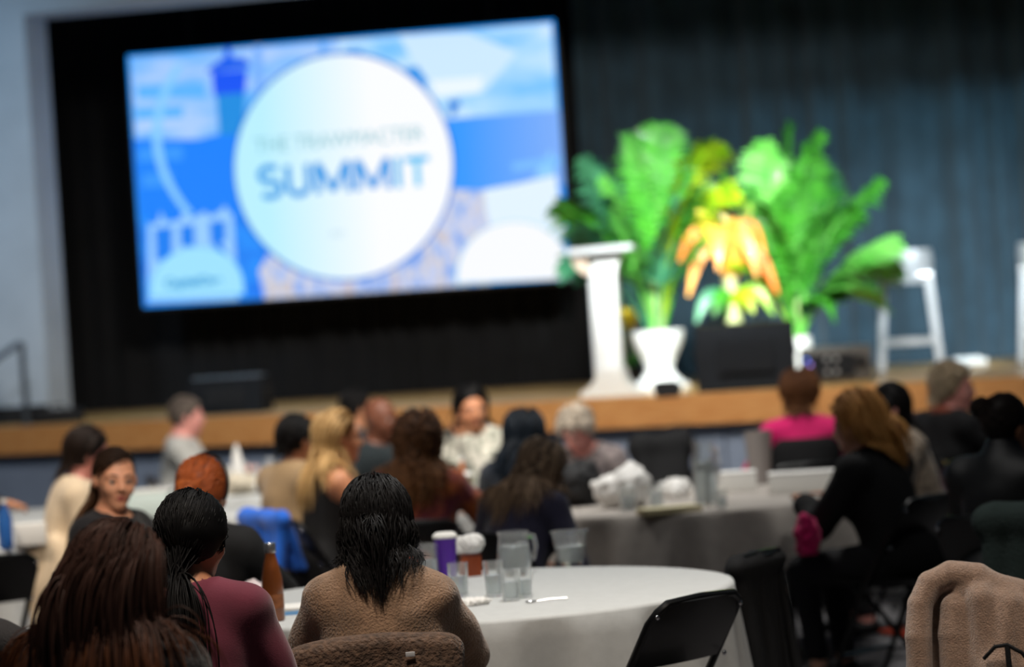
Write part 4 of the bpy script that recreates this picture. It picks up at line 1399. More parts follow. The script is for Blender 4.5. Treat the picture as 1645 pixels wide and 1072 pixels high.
    if hair:
        hm = hair['mat']
        # scalp cap under the locks
        hp2 = [ell(hc + Rh @ (HC * S), (HR + hair.get('cap', 0.004)) * S, 0, Rh)]
        lo, hi = bounds(hp2, 0.02)
        T = Field(lo, hi, 0.009)
        for p in hp2:
            T.add(p)
        T.wrinkle(0.0025, 60, seed)
        T.cut_plane(hc + Rh @ npv((0, hair.get('line', 0.058), 0.055)) * S, Rh @ npv((0, 0.92, -0.62)))
        T.cut_plane(hc + Rh @ npv((0, -0.02, -0.052)) * S, Rh @ npv((0, 0.45, -1)))
        tm, _, _ = T.mesh('hair_cap')
        hobj = put('hair', tm, hm, root)
        if hair.get('n', 0):
            # collision field: body plus clothes
            bl, bh = bounds([p for p in P if p[7] in ('torso', 'neck', 'upperarm', 'head')], 0.08)
            C = Field(bl, bh, 0.016)
            for p in P:
                if p[7] in ('torso', 'neck', 'upperarm'):
                    C.add(p, 0.018 if top else 0.004)
            cs = C.sampler()
            stl = dict(hair)
            near = hair['n'] >= 2000
            stl['n'] = int(hair['n'] * (0.55 if near else 0.36))
            stl['seg'] = max(9, int(hair.get('seg', 22) * (0.82 if near else 0.6)))
            pos = grow_hair(stl['n'], rng, (Rh, hc), cs, stl)
            N, M = pos.shape[:2]
            r0 = hair.get('r', 0.003) * (1.3 if near else 1.5)
            prof = np.interp(np.linspace(0, 1, M), [0, 0.1, 0.7, 1], [0.7, 1, 0.9, 0.12])
            rad = r0 * prof[None, :] * rng.uniform(0.6, 1.3, (N, 1))
            lm = tubes_mesh('locks', pos, rad, hair.get('sides', 3))
            put('locks', lm, hm, hobj)
        if hair.get('bun'):
            c, rr = npv(hair['bun'][:3]), hair['bun'][3]
            nb_ = 110
            pos = np.zeros((nb_, 26, 3))
            for i in range(nb_):
                th = np.linspace(0, 2 * math.pi * rng.uniform(0.8, 1.6), 26) + rng.uniform(0, 6.28)
                tilt = Matrix.Rotation(rng.uniform(-0.9, 0.9), 3, 'X') @ Matrix.Rotation(rng.uniform(-0.9, 0.9), 3, 'Y')
                q = np.stack([np.cos(th), np.sin(th), 0.45 * np.sin(th * 2 + i)], 1) * rr * rng.uniform(0.55, 1.0)
                pos[i] = q @ np.array(tilt).T + c
            pos = (pos * S) @ Rh.T + hc
            lm = tubes_mesh('bun', pos, np.full((nb_, 26), rr * 0.075) * np.interp(np.linspace(0, 1, 26), [0, .1, .9, 1], [.2, 1, 1, .2])[None], 4)
            put('bun', lm, hm, hobj)
    PEOPLE[key] = ctx
    return ctx


def glasses(ctx, material, up_on_head=False):
    hc, Rh, S = ctx['hc'], ctx['Rh'], ctx['S']
    H = lambda p: tuple(hc + Rh @ npv(p) * S)
    dz, dy = (0.085, -0.03) if up_on_head else (0, 0)
    e = None
    mb = MB()
    for s in (-1, 1):
        mb.tube([H((s * 0.034 + 0.024 * math.cos(a), 0.100 + dy - 0.006 * abs(math.cos(a)), 0.0 + dz + 0.018 * math.sin(a))) for a in np.linspace(0, 2 * math.pi, 17)[:-1]], 0.0022, 6, closed=True)
        mb.tube([H((s * 0.058, 0.094 + dy, 0.004 + dz)), H((s * 0.078, 0.05 + dy, 0.006 + dz)), H((s * 0.082, -0.01 + dy, 0.008 + dz)), H((s * 0.080, -0.03 + dy, -0.008 + dz))], 0.0026, 6)
    mb.tube([H((-0.012, 0.102 + dy, 0.004 + dz)), H((0, 0.106 + dy, 0.007 + dz)), H((0.012, 0.102 + dy, 0.004 + dz))], 0.0022, 6)
    mb.build('glasses', material, ctx['root'])


def headband(ctx, material, r=0.005, tilt=10, off=0.012, wide=1.0):
    hc, Rh, S = ctx['hc'], ctx['Rh'], ctx['S']
    q = rotm('X', tilt)
    pts = []
    for a in np.linspace(-0.15 * math.pi, 1.15 * math.pi, 25):
        p = HC + q @ npv(((HR[0] + off) * math.cos(a), 0.01, (HR[2] + off) * math.sin(a)))
        pts.append(tuple(hc + Rh @ p * S))
    mb = MB(); mb.tube(pts, r, 8)
    mb.build('headband', material, ctx['root'])


# ---------------------------------------------------------------- measuring aid: where a sight line meets a distance y
def at(px, py, Y):
    d = CAMROT @ Vector(((px - 822.5) / FPX, -(py - 536.0) / FPX, -1.0))
    k = Y / d.y
    return Vector((d.x * k, Y, CAM_H + d.z * k))


# ---------------------------------------------------------------- folding chairs
m_chair = mat('chair_black_steel', (16, 17, 19), 0.32, metal=0.2, spec=0.5)
m_vinyl = mat('chair_black_panel', (10, 11, 13), 0.42, coat=0.1)
m_chrome = mat('chrome_rivet', (215, 215, 220), 0.15, metal=1.0)
CH = {}
def chair_meshes():
    mb = MB()
    w = 0.205
    pts = [(-w - .01, .24, .01), (-w, .06, .42), (-w, -.13, .76), (-w + .015, -.155, .80), (-w + .05, -.165, .825), (0, -.168, .832), (w - .05, -.165, .825), (w - .015, -.155, .80), (w, -.13, .76), (w, .06, .42), (w + .01, .24, .01)]
    low = lambda z: z if z < .45 else .45 + (z - .45) * .87
    pts = [(x, y, low(z)) for x, y, z in pts]
    mb.tube(pts, 0.0125, 8); CH['frame'] = mb.mesh('frame')
    mb = MB()
    mb.tube([(-w + .03, -.27, .01), (-w + .03, .02, .34), (-w + .03, .13, .43)], 0.011, 8)
    mb.tube([(w - .03, -.27, .01), (w - .03, .02, .34), (w - .03, .13, .43)], 0.011, 8)
    mb.tube([(-w + .03, -.20, .09), (w - .03, -.20, .09)], 0.009, 8)
    CH['rear_legs'] = mb.mesh('rear_legs')
    mb = MB()
    rows = []
    for t in np.linspace(0, 1, 6):
        yy = -.165 + .37 * t
        hw = .175 + .02 * t
        rows.append([(x * hw, yy, .452 - .012 * (1 - x * x) + .012 * (t - .5) ** 2 * 4) for x in np.linspace(-1, 1, 9)])
    mb.sheet(rows); mb.sheet([[(x, y, z - .018) for x, y, z in r][::-1] for r in rows])
    for a in (rows[0], rows[-1], [r[0] for r in rows], [r[-1] for r in rows]):
        mb.sheet([a, [(x, y, z - .018) for x, y, z in a]])
    CH['seat'] = mb.mesh('seat')
    mb = MB()
    rows = []
    for z, yo in ((.60, -.052), (.66, -.088), (.73, -.128), (.80, -.158), (.825, -.166)):
        hw = w if z < .79 else (.19 if z < .82 else .165)
        rows.append([(x * hw, yo - .022 * (1 - x * x), low(z)) for x in np.linspace(-1, 1, 11)])
    back = [[(x, y + .012, z + .004) for x, y, z in r] for r in rows]
    mb.sheet(rows); mb.sheet([r[::-1] for r in back])
    for a, b in ((rows[0], back[0]), (rows[-1], back[-1]), ([r[0] for r in rows], [r[0] for r in back]), ([r[-1] for r in rows], [r[-1] for r in back])):
        mb.sheet([a, b])
    CH['backrest'] = mb.mesh('backrest')
    mb = MB(); mb.tube([(-w, .18, .13), (w, .18, .13)], 0.009, 8); CH['crossbar'] = mb.mesh('crossbar')
    mb = MB(); mb.ball((0, 0, 0), 0.009, 10, (1, .6, 1)); CH['rivet'] = mb.mesh('rivet')
    mb = MB(); mb.lathe([(.017, 0), (.017, .03), (.013, .034)], 10); CH['foot_cap'] = mb.mesh('foot_cap')
chair_meshes()

def chair(x, y, yaw, label, group='black folding chairs at the tables'):
    e = empty('folding_chair', (x, y, 0), R(yaw), label, 'chair', group)
    put('frame', CH['frame'], m_chair, e)
    put('rear_legs', CH['rear_legs'], m_chair, e)
    put('seat', CH['seat'], m_vinyl, e)
    put('backrest', CH['backrest'], m_vinyl, e)
    put('crossbar', CH['crossbar'], m_chair, e)
    for s in (-1, 1):
        put('rivet', CH['rivet'], m_chrome, e, (s * .195, -.160, .742))
        put('rivet', CH['rivet'], m_chrome, e, (s * .20, -.080, .585))
        put('foot_cap', CH['foot_cap'], m_darkbase, e, (s * .215, .24, 0))
        put('foot_cap', CH['foot_cap'], m_darkbase, e, (s * .175, -.272, 0))
    return e


# ---------------------------------------------------------------- round tables and their cloths
m_cloth = mat('white_tablecloth', (188, 190, 189), 0.9, vary=0.03, vscale=30, bump=0.15, bscale=400)
m_cloth2 = mat('taupe_tablecloth', (164, 157, 150), 0.9, vary=0.06, vscale=20, bump=0.15, bscale=400)
m_ply = mat('plywood_top', (150, 110, 70), 0.6, vary=0.2, vscale=6)
TR = 0.88
def table(x, y, where, drop=0.73, cm=m_cloth, seed=0, rad=TR):
    e = empty('round_table', (x, y, 0), 0, 'round folding table ' + where, 'table', 'round banquet tables')
    mb = MB(); mb.lathe([(rad - .01, .718), (rad, .722), (rad, .738), (rad - .01, .742)], 48); mb.build('tabletop', m_ply, e)
    for sx in (-1, 1):
        for sy in (-1, 1):
            mb = MB(); mb.tube([(sx * .45, sy * .35, 0), (sx * .45, sy * .35, .72)], .016, 8); mb.build('leg', m_chair, e)
        mb = MB(); mb.tube([(sx * .45, -.35, .12), (sx * .45, .35, .12)], .011, 8); mb.build('stretcher', m_chair, e)
    rg = np.random.RandomState(seed + 3)
    n = 240
    th = np.linspace(0, 2 * math.pi, n, endpoint=False)
    fold = np.zeros(n)
    for f_, a_ in ((11, .8), (17, .7), (23, .55), (31, .3)):
        fold += a_ * np.sin(f_ * th + rg.uniform(0, 6.28) + .8 * np.sin(2 * th + rg.uniform(0, 6.28)))
    fold = np.tanh(fold) 
    prof = [(0.0, .7465, 0), (.3, .7465, 0), (.6, .7465, 0), (rad - .012, .7465, 0), (rad + .002, .744, 0), (rad + .008, .735, .02)]
    for i in range(1, 13):
        t = i / 12
        prof.append((rad + .010 + .05 * t, .735 - drop * t + (.01 if t == 1 else 0), t ** .8))
    V = []
    for r_, z_, w_ in prof:
        rr = r_ + fold * .075 * w_
        V.append(np.stack([rr * np.cos(th), rr * np.sin(th), np.full(n, z_)], 1))
    V = np.concatenate(V)
    m = len(prof)
    i0 = np.arange(n); i1 = (i0 + 1) % n
    F = np.concatenate([np.stack([k * n + i0, k * n + i1, (k + 1) * n + i1, (k + 1) * n + i0], 1) for k in range(1, m - 1)])
    me = raw_mesh('tablecloth', V, F)
    # centre disc
    bm = bmesh.new(); bm.from_mesh(me); bm.verts.ensure_lookup_table()
    bm.faces.new([bm.verts[n + i] for i in range(n)])
    bmesh.ops.delete(bm, geom=[v for v in bm.verts if not v.link_faces], context='VERTS')
    bmesh.ops.recalc_face_normals(bm, faces=bm.faces)
    bmesh.ops.solidify(bm, geom=bm.faces[:], thickness=-0.0012)
    bm.to_mesh(me); bm.free()
    for p in me.polygons:
        p.use_smooth = True
    put('tablecloth', me, cm, None, (x, y, 0), label='cloth over the round table ' + where, cat='tablecloth', group='tablecloths on the round tables')
    return e

T1 = (-.21, 9.84); T2 = (.735, 13.85); T3 = (-.65, 15.1); T4 = (-3.13, 13.9); T5 = (-1.6, 17.4); T6 = (-2.6, 15.7); T7 = (2.55, 16.75)
table(*T1, 'nearest the camera, white cloth, brown bottle on it', seed=1)
table(*T2, 'right of centre, beige cloth, dark jacket beside it', drop=.27, cm=m_cloth2, seed=2)
table(*T3, 'where the blonde and the curly-haired women sit', seed=3)
table(*T4, 'at the left edge beside the cream cardigan', seed=4)
table(*T5, 'by the stage, left of the bald man', seed=5)
table(*T6, 'behind the woman who faces the camera', seed=6)
table(*T7, 'by the stage at the right, behind the grey curly head', seed=7)

# ---------------------------------------------------------------- things on the tables
TZ = 0.7478
m_glass = mat('clear_glass', (250, 252, 252), 0.06, trans=0.9, ior=1.25)
m_water = mat('iced_water', (236, 244, 246), 0.12, trans=0.7, ior=1.2)
m_paper = mat('paper', (236, 234, 228), 0.85)
m_amber = mat('amber_bottle', (122, 66, 30), 0.28, vary=0.2, vscale=10, coat=0.5)
m_silver = mat('silver_cap', (206, 206, 208), 0.25, metal=0.9)
m_purple = mat('purple_sleeve', (86, 34, 160), 0.4)
m_napkin = mat('white_napkin', (228, 226, 222), 0.9, bump=0.2, bscale=80)

def spot(px, py, Y):
    p = at(px, py, Y)
    return (p.x, Y, TZ)
def Yfor(px, py, z=TZ):
    """distance at which the sight line through a pixel meets height z"""
    d = CAMROT @ Vector(((px - 822.5) / FPX, -(py - 536.0) / FPX, -1.0))
    return (z - CAM_H) / d.z * d.y
def on_table(px, py):
    Y = Yfor(px, py)
    p = at(px, py, Y)
    return (p.x, Y, TZ)

# brown bottle
b = empty('water_bottle', on_table(441, 998), 0, 'brown bottle with silver cap standing on the nearest table', 'bottle')
mb = MB(); mb.lathe([(.030, 0), (.034, .006), (.034, .11), (.032, .14), (.022, .185), (.017, .205), (.017, .218)], 24); mb.build('body', m_amber, b)
mb = MB(); mb.lathe([(.0185, .215), (.019, .218), (.019, .242), (.016, .246)], 20); mb.build('cap', m_silver, b)
mb = MB(); mb.lathe([(.0345, .04), (.0345, .085)], 24, cap0=False, cap1=False); mb.build('label', mat('bottle_label', (140, 84, 48), 0.5, vary=.3, vscale=40), b)

def tumbler(loc, r0, r1, h, label, cat='glass', m_=None, group='glasses on the tables', fill=.6):
    e = empty('tumbler', loc, 0, label, cat, group)
    mb = MB(); mb.lathe([(r0, 0), (r1, h), (r1 - .0025, h), (r0 - .002, .008), (.002, .008)], 24, cap1=True); mb.build('glass', m_ or m_glass, e)
    if fill:
        rr = r0 + (r1 - r0) * fill - .004
        mb = MB(); mb.lathe([(r0 - .004, .010), (rr, h * fill)], 20); mb.build('water', m_water, e)
    return e
def pitcher(loc, r, h, label, lid=True, m_=None):
    e = empty('pitcher', loc, R(40), label, 'pitcher')
    mb = MB(); mb.lathe([(r * .86, 0), (r * .9, .01), (r, h * .35), (r * .9, h * .72), (r * .82, h * .88), (r * .92, h), (r * .89, h), (r * .79, h * .88), (r * .86, h * .7), (r * .95, h * .35), (r * .82, .012), (.002, .012)], 28); mb.build('jug', m_ or m_glass, e)
    mb = MB(); mb.lathe([(r * .80, .014), (r * .93, h * .35), (r * .85, h * .66)], 24); mb.build('water', m_water, e)
    mb = MB(); mb.tube([(r * .85, 0, h * .86), (r * 1.5, 0, h * .84), (r * 1.65, 0, h * .6), (r * 1.4, 0, h * .32), (r * .95, 0, h * .28)], .009, 8); mb.build('handle', m_ or m_glass, e)
    rg = random.Random(3)
    for i in range(7):
        mb = MB(); mb.box((0, 0, 0), (.026, .026, .026), bevel=.004)
        a = i * 2.4
        mb.build('ice_cube', m_glass, e, (r * .5 * math.cos(a), r * .5 * math.sin(a), h * (.56 + .05 * (i % 3))), (rg.random(), rg.random(), rg.random()))
    return e
def cup(loc, r0, r1, h, label, body, lidm, sleeve=None):
    e = empty('paper_cup', loc, 0, label, 'cup', 'cups on the tables')
    mb = MB(); mb.lathe([(r0, 0), (r1, h)], 24); mb.build('cup', body, e)
    mb = MB(); mb.lathe([(r1 + .003, h - .004), (r1 + .004, h + .004), (r1 - .004, h + .012), (r1 - .008, h + .016)], 24); mb.build('lid', lidm, e)
    if sleeve:
        f0, f1 = .25, .72
        mb = MB(); mb.lathe([(r0 + (r1 - r0) * f0 + .001, h * f0), (r0 + (r1 - r0) * f1 + .001, h * f1)], 24, cap0=False, cap1=False); mb.build('sleeve', sleeve, e)
    return e
def bucket(loc, r0, r1, h, label, m_):
    e = empty('ice_bucket', loc, 0, label, 'bucket')
    mb = MB(); mb.lathe([(r0, 0), (r0 + .002, .01), (r1, h), (r1 + .005, h + .003), (r1 + .004, h + .008), (r1 - .004, h + .004), (r0 - .002, .012), (.002, .012)], 32); mb.build('bucket', m_, e)
    mb = MB(); mb.lathe([(r0, .015), (r0 + (r1 - r0) * .6 - .004, h * .6)], 24); mb.build('water', m_water, e)
    return e
def crumple(name, loc, s, label, cat, m_, seed, group=None, rz=0):
    """a loosely crumpled cloth or napkin"""
    rg = np.random.RandomState(seed)
    pr = [ell((rg.uniform(-.6, .6) * s[0] / 2, rg.uniform(-.6, .6) * s[1] / 2, s[2] * rg.uniform(.25, .5)), (s[0] * rg.uniform(.2, .34), s[1] * rg.uniform(.2, .34), s[2] * rg.uniform(.3, .55)), .02, rotm('Z', rg.uniform(0, 180))) for i in range(7)]
    lo, hi = bounds(pr, .03)
    F = Field(lo, hi, max(s) / 34)
    for p in pr:
        F.add(p)
    F.wrinkle(max(s) * .022, 9 / max(s) * 3, seed)
    F.cut_plane((0, 0, 0.001), (0, 0, -1))
    me, _, _ = F.mesh(name)
    return put(name, me, m_, None, loc, (0, 0, R(rz)), label, cat, group)
def box_item(name, loc, s, label, cat, m_, rz=0, lid=None, group=None):
    e = empty(name, loc, R(rz), label, cat, group)
    mb = MB(); mb.box((0, 0, s[2] / 2), s, bevel=min(s) * .08); mb.build('body', m_, e)
    if lid:
        mb = MB(); mb.box((0, 0, s[2] + .004), (s[0] * 1.01, s[1] * 1.01, .01), bevel=.002); mb.build('lid', lid, e)
    return e

# nearest table
x_, y_, _ = on_table(719, 938)
cup((x_, y_ + .02, TZ), .030, .040, .16, 'purple paper cup with white lid behind the brown sweater', m_purple, m_paper, None)
tumbler((on_table(690, 940)[0], on_table(690, 940)[1], TZ), .034, .038, .145, 'clear drinking glass left of the purple cup', group='glasses on the nearest table')
tumbler((on_table(738, 958)[0], on_table(738, 958)[1], TZ), .030, .034, .11, 'short glass tumbler in front of the purple cup', group='glasses on the nearest table')
box_item('tea_tin', on_table(757, 926), (.07, .05, .07), 'small rust-orange tin beside the purple cup', 'tin', mat('rust_tin', (156, 72, 34), 0.5), 15, lid=mat('tin_lid', (120, 50, 26), .4))
crumple('napkin', (on_table(757, 926)[0], on_table(757, 926)[1], TZ + .082), (.09, .07, .07), 'crumpled white napkin on top of the rust tin', 'napkin', m_napkin, 4)
pitcher(on_table(828, 925), .062, .155, 'glass pitcher of iced water on the nearest table')
tumbler(on_table(795, 958), .027, .034, .115, 'left one of three small water glasses on the nearest table', group='glasses on the nearest table')
tumbler(on_table(822, 965), .027, .034, .10, 'middle one of three small water glasses on the nearest table', group='glasses on the nearest table')
tumbler(on_table(843, 960), .025, .031, .095, 'right one of three small water glasses on the nearest table', group='glasses on the nearest table')
bucket((on_table(918, 908)[0], on_table(918, 908)[1] + .01, TZ), .044, .066, .115, 'clear ice bucket at the far side of the nearest table', m_glass)
x_, y_, z_ = on_table(862, 968)
sp = empty('teaspoon', (x_, y_, z_), R(-75), 'small silver spoon lying right of the water glasses', 'spoon')
mb = MB(); mb.tube([(0, 0, .004), (0, .05, .007), (0, .10, .005)], [.0022, .0028, .004], 6); mb.build('handle', m_silver, sp)
mb = MB(); mb.ball((0, -.018, .005), .02, 12, (.62, 1, .18)); mb.build('bowl', m_silver, sp)
crumple('napkin', (on_table(760, 975)[0], on_table(760, 975)[1] + .05, TZ), (.10, .08, .012), 'flat white napkin right of the brown sweater', 'napkin', m_napkin, 9)
box_item('notebook', on_table(466, 985), (.12, .16, .014), 'light blue notebook lying beside the brown bottle', 'notebook', mat('notebook_blue', (120, 176, 230), .6), 12, lid=m_paper)
crumple('napkin', on_table(415, 965), (.12, .1, .07), 'crumpled pale napkin left of the brown bottle', 'napkin', mat('blush_napkin', (214, 200, 200), .9), 12)

# beige table on the right
pitcher(on_table(1135, 812), .055, .29, 'tall glass water carafe on the beige table', m_=m_glass)
tumbler((on_table(1222, 778)[0], on_table(1222, 778)[1], TZ), .050, .068, .26, 'tall grey tumbler at the back of the beige table', m_=mat('grey_plastic', (150, 142, 138), .5), group='glasses on the beige table', fill=0)
for i, (px, py, w) in enumerate(((1292, 790, .32), (1175, 790, .24))):
    box_item('lunch_box', on_table(px, py), (w, .18, .085), ('wide' if i == 0 else 'narrow') + ' white lunch box at the back of the beige table, ' + ('right of' if i == 0 else 'left of') + ' the grey tumbler', 'box', m_paper, -3, lid=m_napkin)
crumple('napkin', (on_table(1000, 815)[0], on_table(1000, 815)[1], TZ), (.30, .22, .20), 'big heap of white napkins on the beige table', 'napkins', m_napkin, 21)
tumbler(on_table(1010, 822), .034, .040, .12, 'glass tumbler in front of the napkin heap on the beige table', group='glasses on the beige table')
tumbler(on_table(1055, 815), .030, .036, .11, 'glass tumbler right of the napkin heap on the beige table', group='glasses on the beige table')
box_item('menu_card', on_table(1075, 824), (.26, .13, .018), 'stack of cream cards left of the glass carafe', 'cards', mat('cream_card', (216, 204, 160), .8), 18, lid=mat('cream_card2', (226, 216, 178), .8))
tumbler(on_table(1160, 818), .022, .026, .085, 'small glass beside the carafe on the beige table', group='glasses on the beige table')
crumple('napkin', on_table(1085, 800), (.16, .12, .10), 'loose white napkin behind the cream cards', 'napkin', m_napkin, 23)
crumple('black_bag', (on_table(945, 815)[0], on_table(945, 815)[1] + .15, TZ), (.30, .22, .22), 'slumped black bag at the left of the beige table', 'bag', mat('bag_black', (20, 20, 22), .7), 27)

# blonde woman's table
cup((at(750, 836, 14.5).x, 14.5, TZ), .028, .040, .14, 'cream paper cup near the curly-haired woman', mat('cream_cup', (226, 206, 160), .6), m_paper)
box_item('tea_box', (at(790, 800, 14.7).x, 14.7, TZ), (.08, .06, .17), 'tall mauve carton on the blonde woman\'s table', 'carton', mat('mauve_carton', (150, 116, 120), .6), 10)
tumbler((at(810, 800, 14.9).x, 14.9, TZ), .03, .036, .14, 'drinking glass right of the mauve carton', group='glasses on the middle table')
crumple('napkin', (at(770, 800, 14.6).x, 14.60, TZ), (.10, .08, .06), 'white napkin beside the mauve carton', 'napkin', m_napkin, 31)
bt = empty('sauce_bottle', (at(745, 790, 15.0).x, 15.0, TZ), 0, 'slim orange bottle behind the cream cup', 'bottle')
mb = MB(); mb.lathe([(.022, 0), (.022, .12), (.010, .16), (.010, .19)], 16); mb.build('body', mat('orange_sauce', (200, 110, 50), .4), bt)
mb = MB(); mb.lathe([(.012, .188), (.012, .21)], 14); mb.build('cap', m_paper, bt)

# left-hand tables
wb_ = empty('water_bottle', (at(8, 845, 13.5).x, 13.5, TZ), 0, 'blue plastic water bottle at the left edge', 'bottle')
mb = MB(); mb.lathe([(.032, 0), (.034, .01), (.034, .14), (.014, .19), (.014, .205)], 20); mb.build('body', mat('blue_bottle', (60, 120, 200), .2, trans=.5), wb_)
mb = MB(); mb.lathe([(.016, .203), (.016, .222)], 16); mb.build('cap', m_paper, wb_)
box_item('place_card', (at(48, 838, 13.6).x, 13.6, TZ), (.14, .08, .10), 'white printed box on the left edge table', 'box', m_paper, 8)
box_item('gift_box', (at(243, 828, 15.1).x, 15.1, TZ), (.22, .14, .13), 'white box behind the woman who faces the camera', 'box', mat('mint_white', (212, 226, 220), .7), -8, lid=m_paper)
crumple('napkin', (at(405, 800, 16.75).x, 16.75, TZ), (.26, .22, .10), 'rumpled white linen on the table by the stage', 'napkin', m_napkin, 33)
nk = empty('napkin_cone', (at(384, 790, 17.0).x, 17.0, TZ), 0, 'tall white folded napkin standing on the table by the stage', 'napkin')
mb = MB(); mb.lathe([(.045, 0), (.04, .10), (.026, .2), (.006, .27)], 14, sx=1, sy=.7); mb.build('cloth', m_napkin, nk)
mb = MB(); mb.lathe([(.046, .03), (.044, .06)], 14, cap0=False, cap1=False, sx=1.02, sy=.75); mb.build('band', m_paper, nk)
for i, (px, yy, h) in enumerate(((415, 16.85, .15), (438, 16.95, .18), (452, 17.1, .14))):
    tumbler((at(px, 790, yy).x, yy, TZ), .028, .034, h, ('leftmost', 'middle', 'rightmost')[i] + ' glass right of the tall folded napkin', group='glasses on the table by the stage')
crumple('cream_bag', (at(392, 830, 16.65).x, 16.6, TZ), (.20, .16, .13), 'cream cloth bag on the table behind the red-haired woman', 'bag', mat('cream_bag', (206, 196, 176), .9), 35)


# ---------------------------------------------------------------- the audience
def cloth_mat(name, rgb, **kw):
    kw.setdefault('rough', 0.88); kw.setdefault('bump', 0.25); kw.setdefault('bscale', 220); kw.setdefault('vary', 0.08); kw.setdefault('sheen', 0.15)
    return mat(name, rgb, **kw)
C_BLACK = cloth_mat('cloth_black', (12, 12, 14), sheen=0.0); C_NAVY = cloth_mat('cloth_navy', (30, 28, 52)); C_DARK = cloth_mat('cloth_charcoal', (42, 42, 46))
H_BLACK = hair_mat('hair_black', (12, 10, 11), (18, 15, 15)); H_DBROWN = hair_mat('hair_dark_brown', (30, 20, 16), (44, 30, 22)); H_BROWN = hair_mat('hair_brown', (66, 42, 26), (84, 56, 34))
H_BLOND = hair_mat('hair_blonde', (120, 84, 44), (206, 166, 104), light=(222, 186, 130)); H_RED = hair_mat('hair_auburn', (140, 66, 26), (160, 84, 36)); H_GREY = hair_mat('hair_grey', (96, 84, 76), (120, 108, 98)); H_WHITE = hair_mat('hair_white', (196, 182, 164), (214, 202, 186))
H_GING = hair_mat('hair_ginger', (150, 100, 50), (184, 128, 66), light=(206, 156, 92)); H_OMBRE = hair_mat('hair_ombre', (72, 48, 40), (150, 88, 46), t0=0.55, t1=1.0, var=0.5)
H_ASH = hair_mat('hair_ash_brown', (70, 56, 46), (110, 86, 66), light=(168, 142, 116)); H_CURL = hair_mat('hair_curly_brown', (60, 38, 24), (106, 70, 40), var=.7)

def seat_for(x, y, yaw, who, back=0.02, group='black folding chairs at the tables'):
    return chair(x + math.sin(R(yaw)) * 0.06 * 0, y, yaw, 'black folding chair under ' + who, group)

def sit(key, px, py, s, yaw, label, who=None, **kw):
    """seat somebody so that the head stands on the sight line px, py at scale s (pixels per metre)"""
    Y = FPX / s
    p = at(px, py, Y)
    hy = 0.6 * kw.get('S', 1.0) * math.sin(R(kw.get('lean', 6))) + 0.03 + kw.get('neck_fwd', 0)
    yr = R(yaw)
    x = p.x + math.sin(yr) * hy; y = Y - math.cos(yr) * hy
    if who:
        chair(x, y, yaw, 'black folding chair under ' + who)
    return person(key, x, y, yaw, label, **kw)

# front row
sit('brownsweater', 604, 830, 560, 2, 'woman with black shoulder-length hair in a brown sweater, seen from behind', 'the woman in the brown sweater',
    sk=SK_M, lean=10, bulk=1.25, sw=.96, sdrop=.03, S=0.945, head=(-4, 12, 0), vs=0.0105, seed=3, hands=('table', 'table'),
    top=dict(mat=cloth_mat('brown_knit', (158, 124, 96), rgb2=(126, 98, 74), vscale=14, bump=0.8, bscale=150, sheen=0.4), fold=0.006, freq=22, neck=0.07, vs=0.0085, thick=0.016, stretch=(.5, .5, 1.4)),
    hair=dict(mat=H_BLACK, n=3000, len=0.31, seg=26, r=0.0017, vol=0.028, back=0.8, spread=0.5, sz=0.0, gather=0.40, clump=0.55, guides=0.03, cap=0.010, jit=0.06, drift=0.10, lmin=0.45, curl=(.004, .12), hairline=0.5))
sit('ponytail', 305, 850, 600, -4, 'woman with low black ponytail in a maroon top, seen from behind', 'the woman in the maroon top',
    sk=SK_T, lean=5, bulk=1.0, sw=.95, S=0.965, head=(-22, 6, 0), vs=0.0105, seed=5, hands=('lap', 'lap'),
    top=dict(mat=cloth_mat('maroon_jersey', (120, 46, 66), bump=0.1, bscale=300, sheen=0.3), fold=0.0045, freq=26, neck=0.075, vs=0.009),
    hair=dict(mat=H_BLACK, n=2200, len=0.42, seg=30, r=0.0017, vol=0.034, tie=(0.02, -0.118, -0.095), tdir=(.05, -0.25, -0.9), tspread=0.34, clump=0.4, guides=0.05, cap=0.022, hairline=0.5, drift=0.06))
sit('longhair', 188, 915, 700, -16, 'woman with long straight brown hair and glasses, nearest the camera at left', 'the long-haired woman nearest the camera',
    sk=SK_P, lean=6, bulk=1.0, S=0.96, head=(-42, 8, 0), vs=0.0105, seed=8, hands=('lap', 'lap'),
    top=dict(mat=cloth_mat('charcoal_fleece', (46, 44, 46), bump=0.7, bscale=120, sheen=0.4), fold=0.005, freq=24, neck=0.075, vs=0.009),
    hair=dict(mat=H_OMBRE, n=3000, len=0.60, seg=30, r=0.0018, vol=0.030, back=0.9, spread=0.5, sz=0.03, clump=0.35, guides=0.04, cap=0.012, jit=0.05, drift=0.05, grav=0.3, lmin=0.8, hairline=0.26))
glasses(PEOPLE['longhair'], mat('glasses_dark', (20, 18, 22), .3))
_w = at(150, 985, 7.75)
sit('leftedge', -82, 880, 640, -42, 'person in dark grey sleeve cut off at the lower left corner', 'the person in the lower left corner',
    sk=SK_T, lean=4, S=0.98, fem=False, bulk=1.1, sw=1.1, hands=('lap', ('w', _w.x, _w.y, _w.z)), seed=9,
    top=dict(mat=cloth_mat('dark_grey_knit', (56, 54, 56), bump=.5), sleeve='half', fold=0.004), hair=dict(mat=H_DBROWN, n=250, len=.1, seg=8, r=.003))

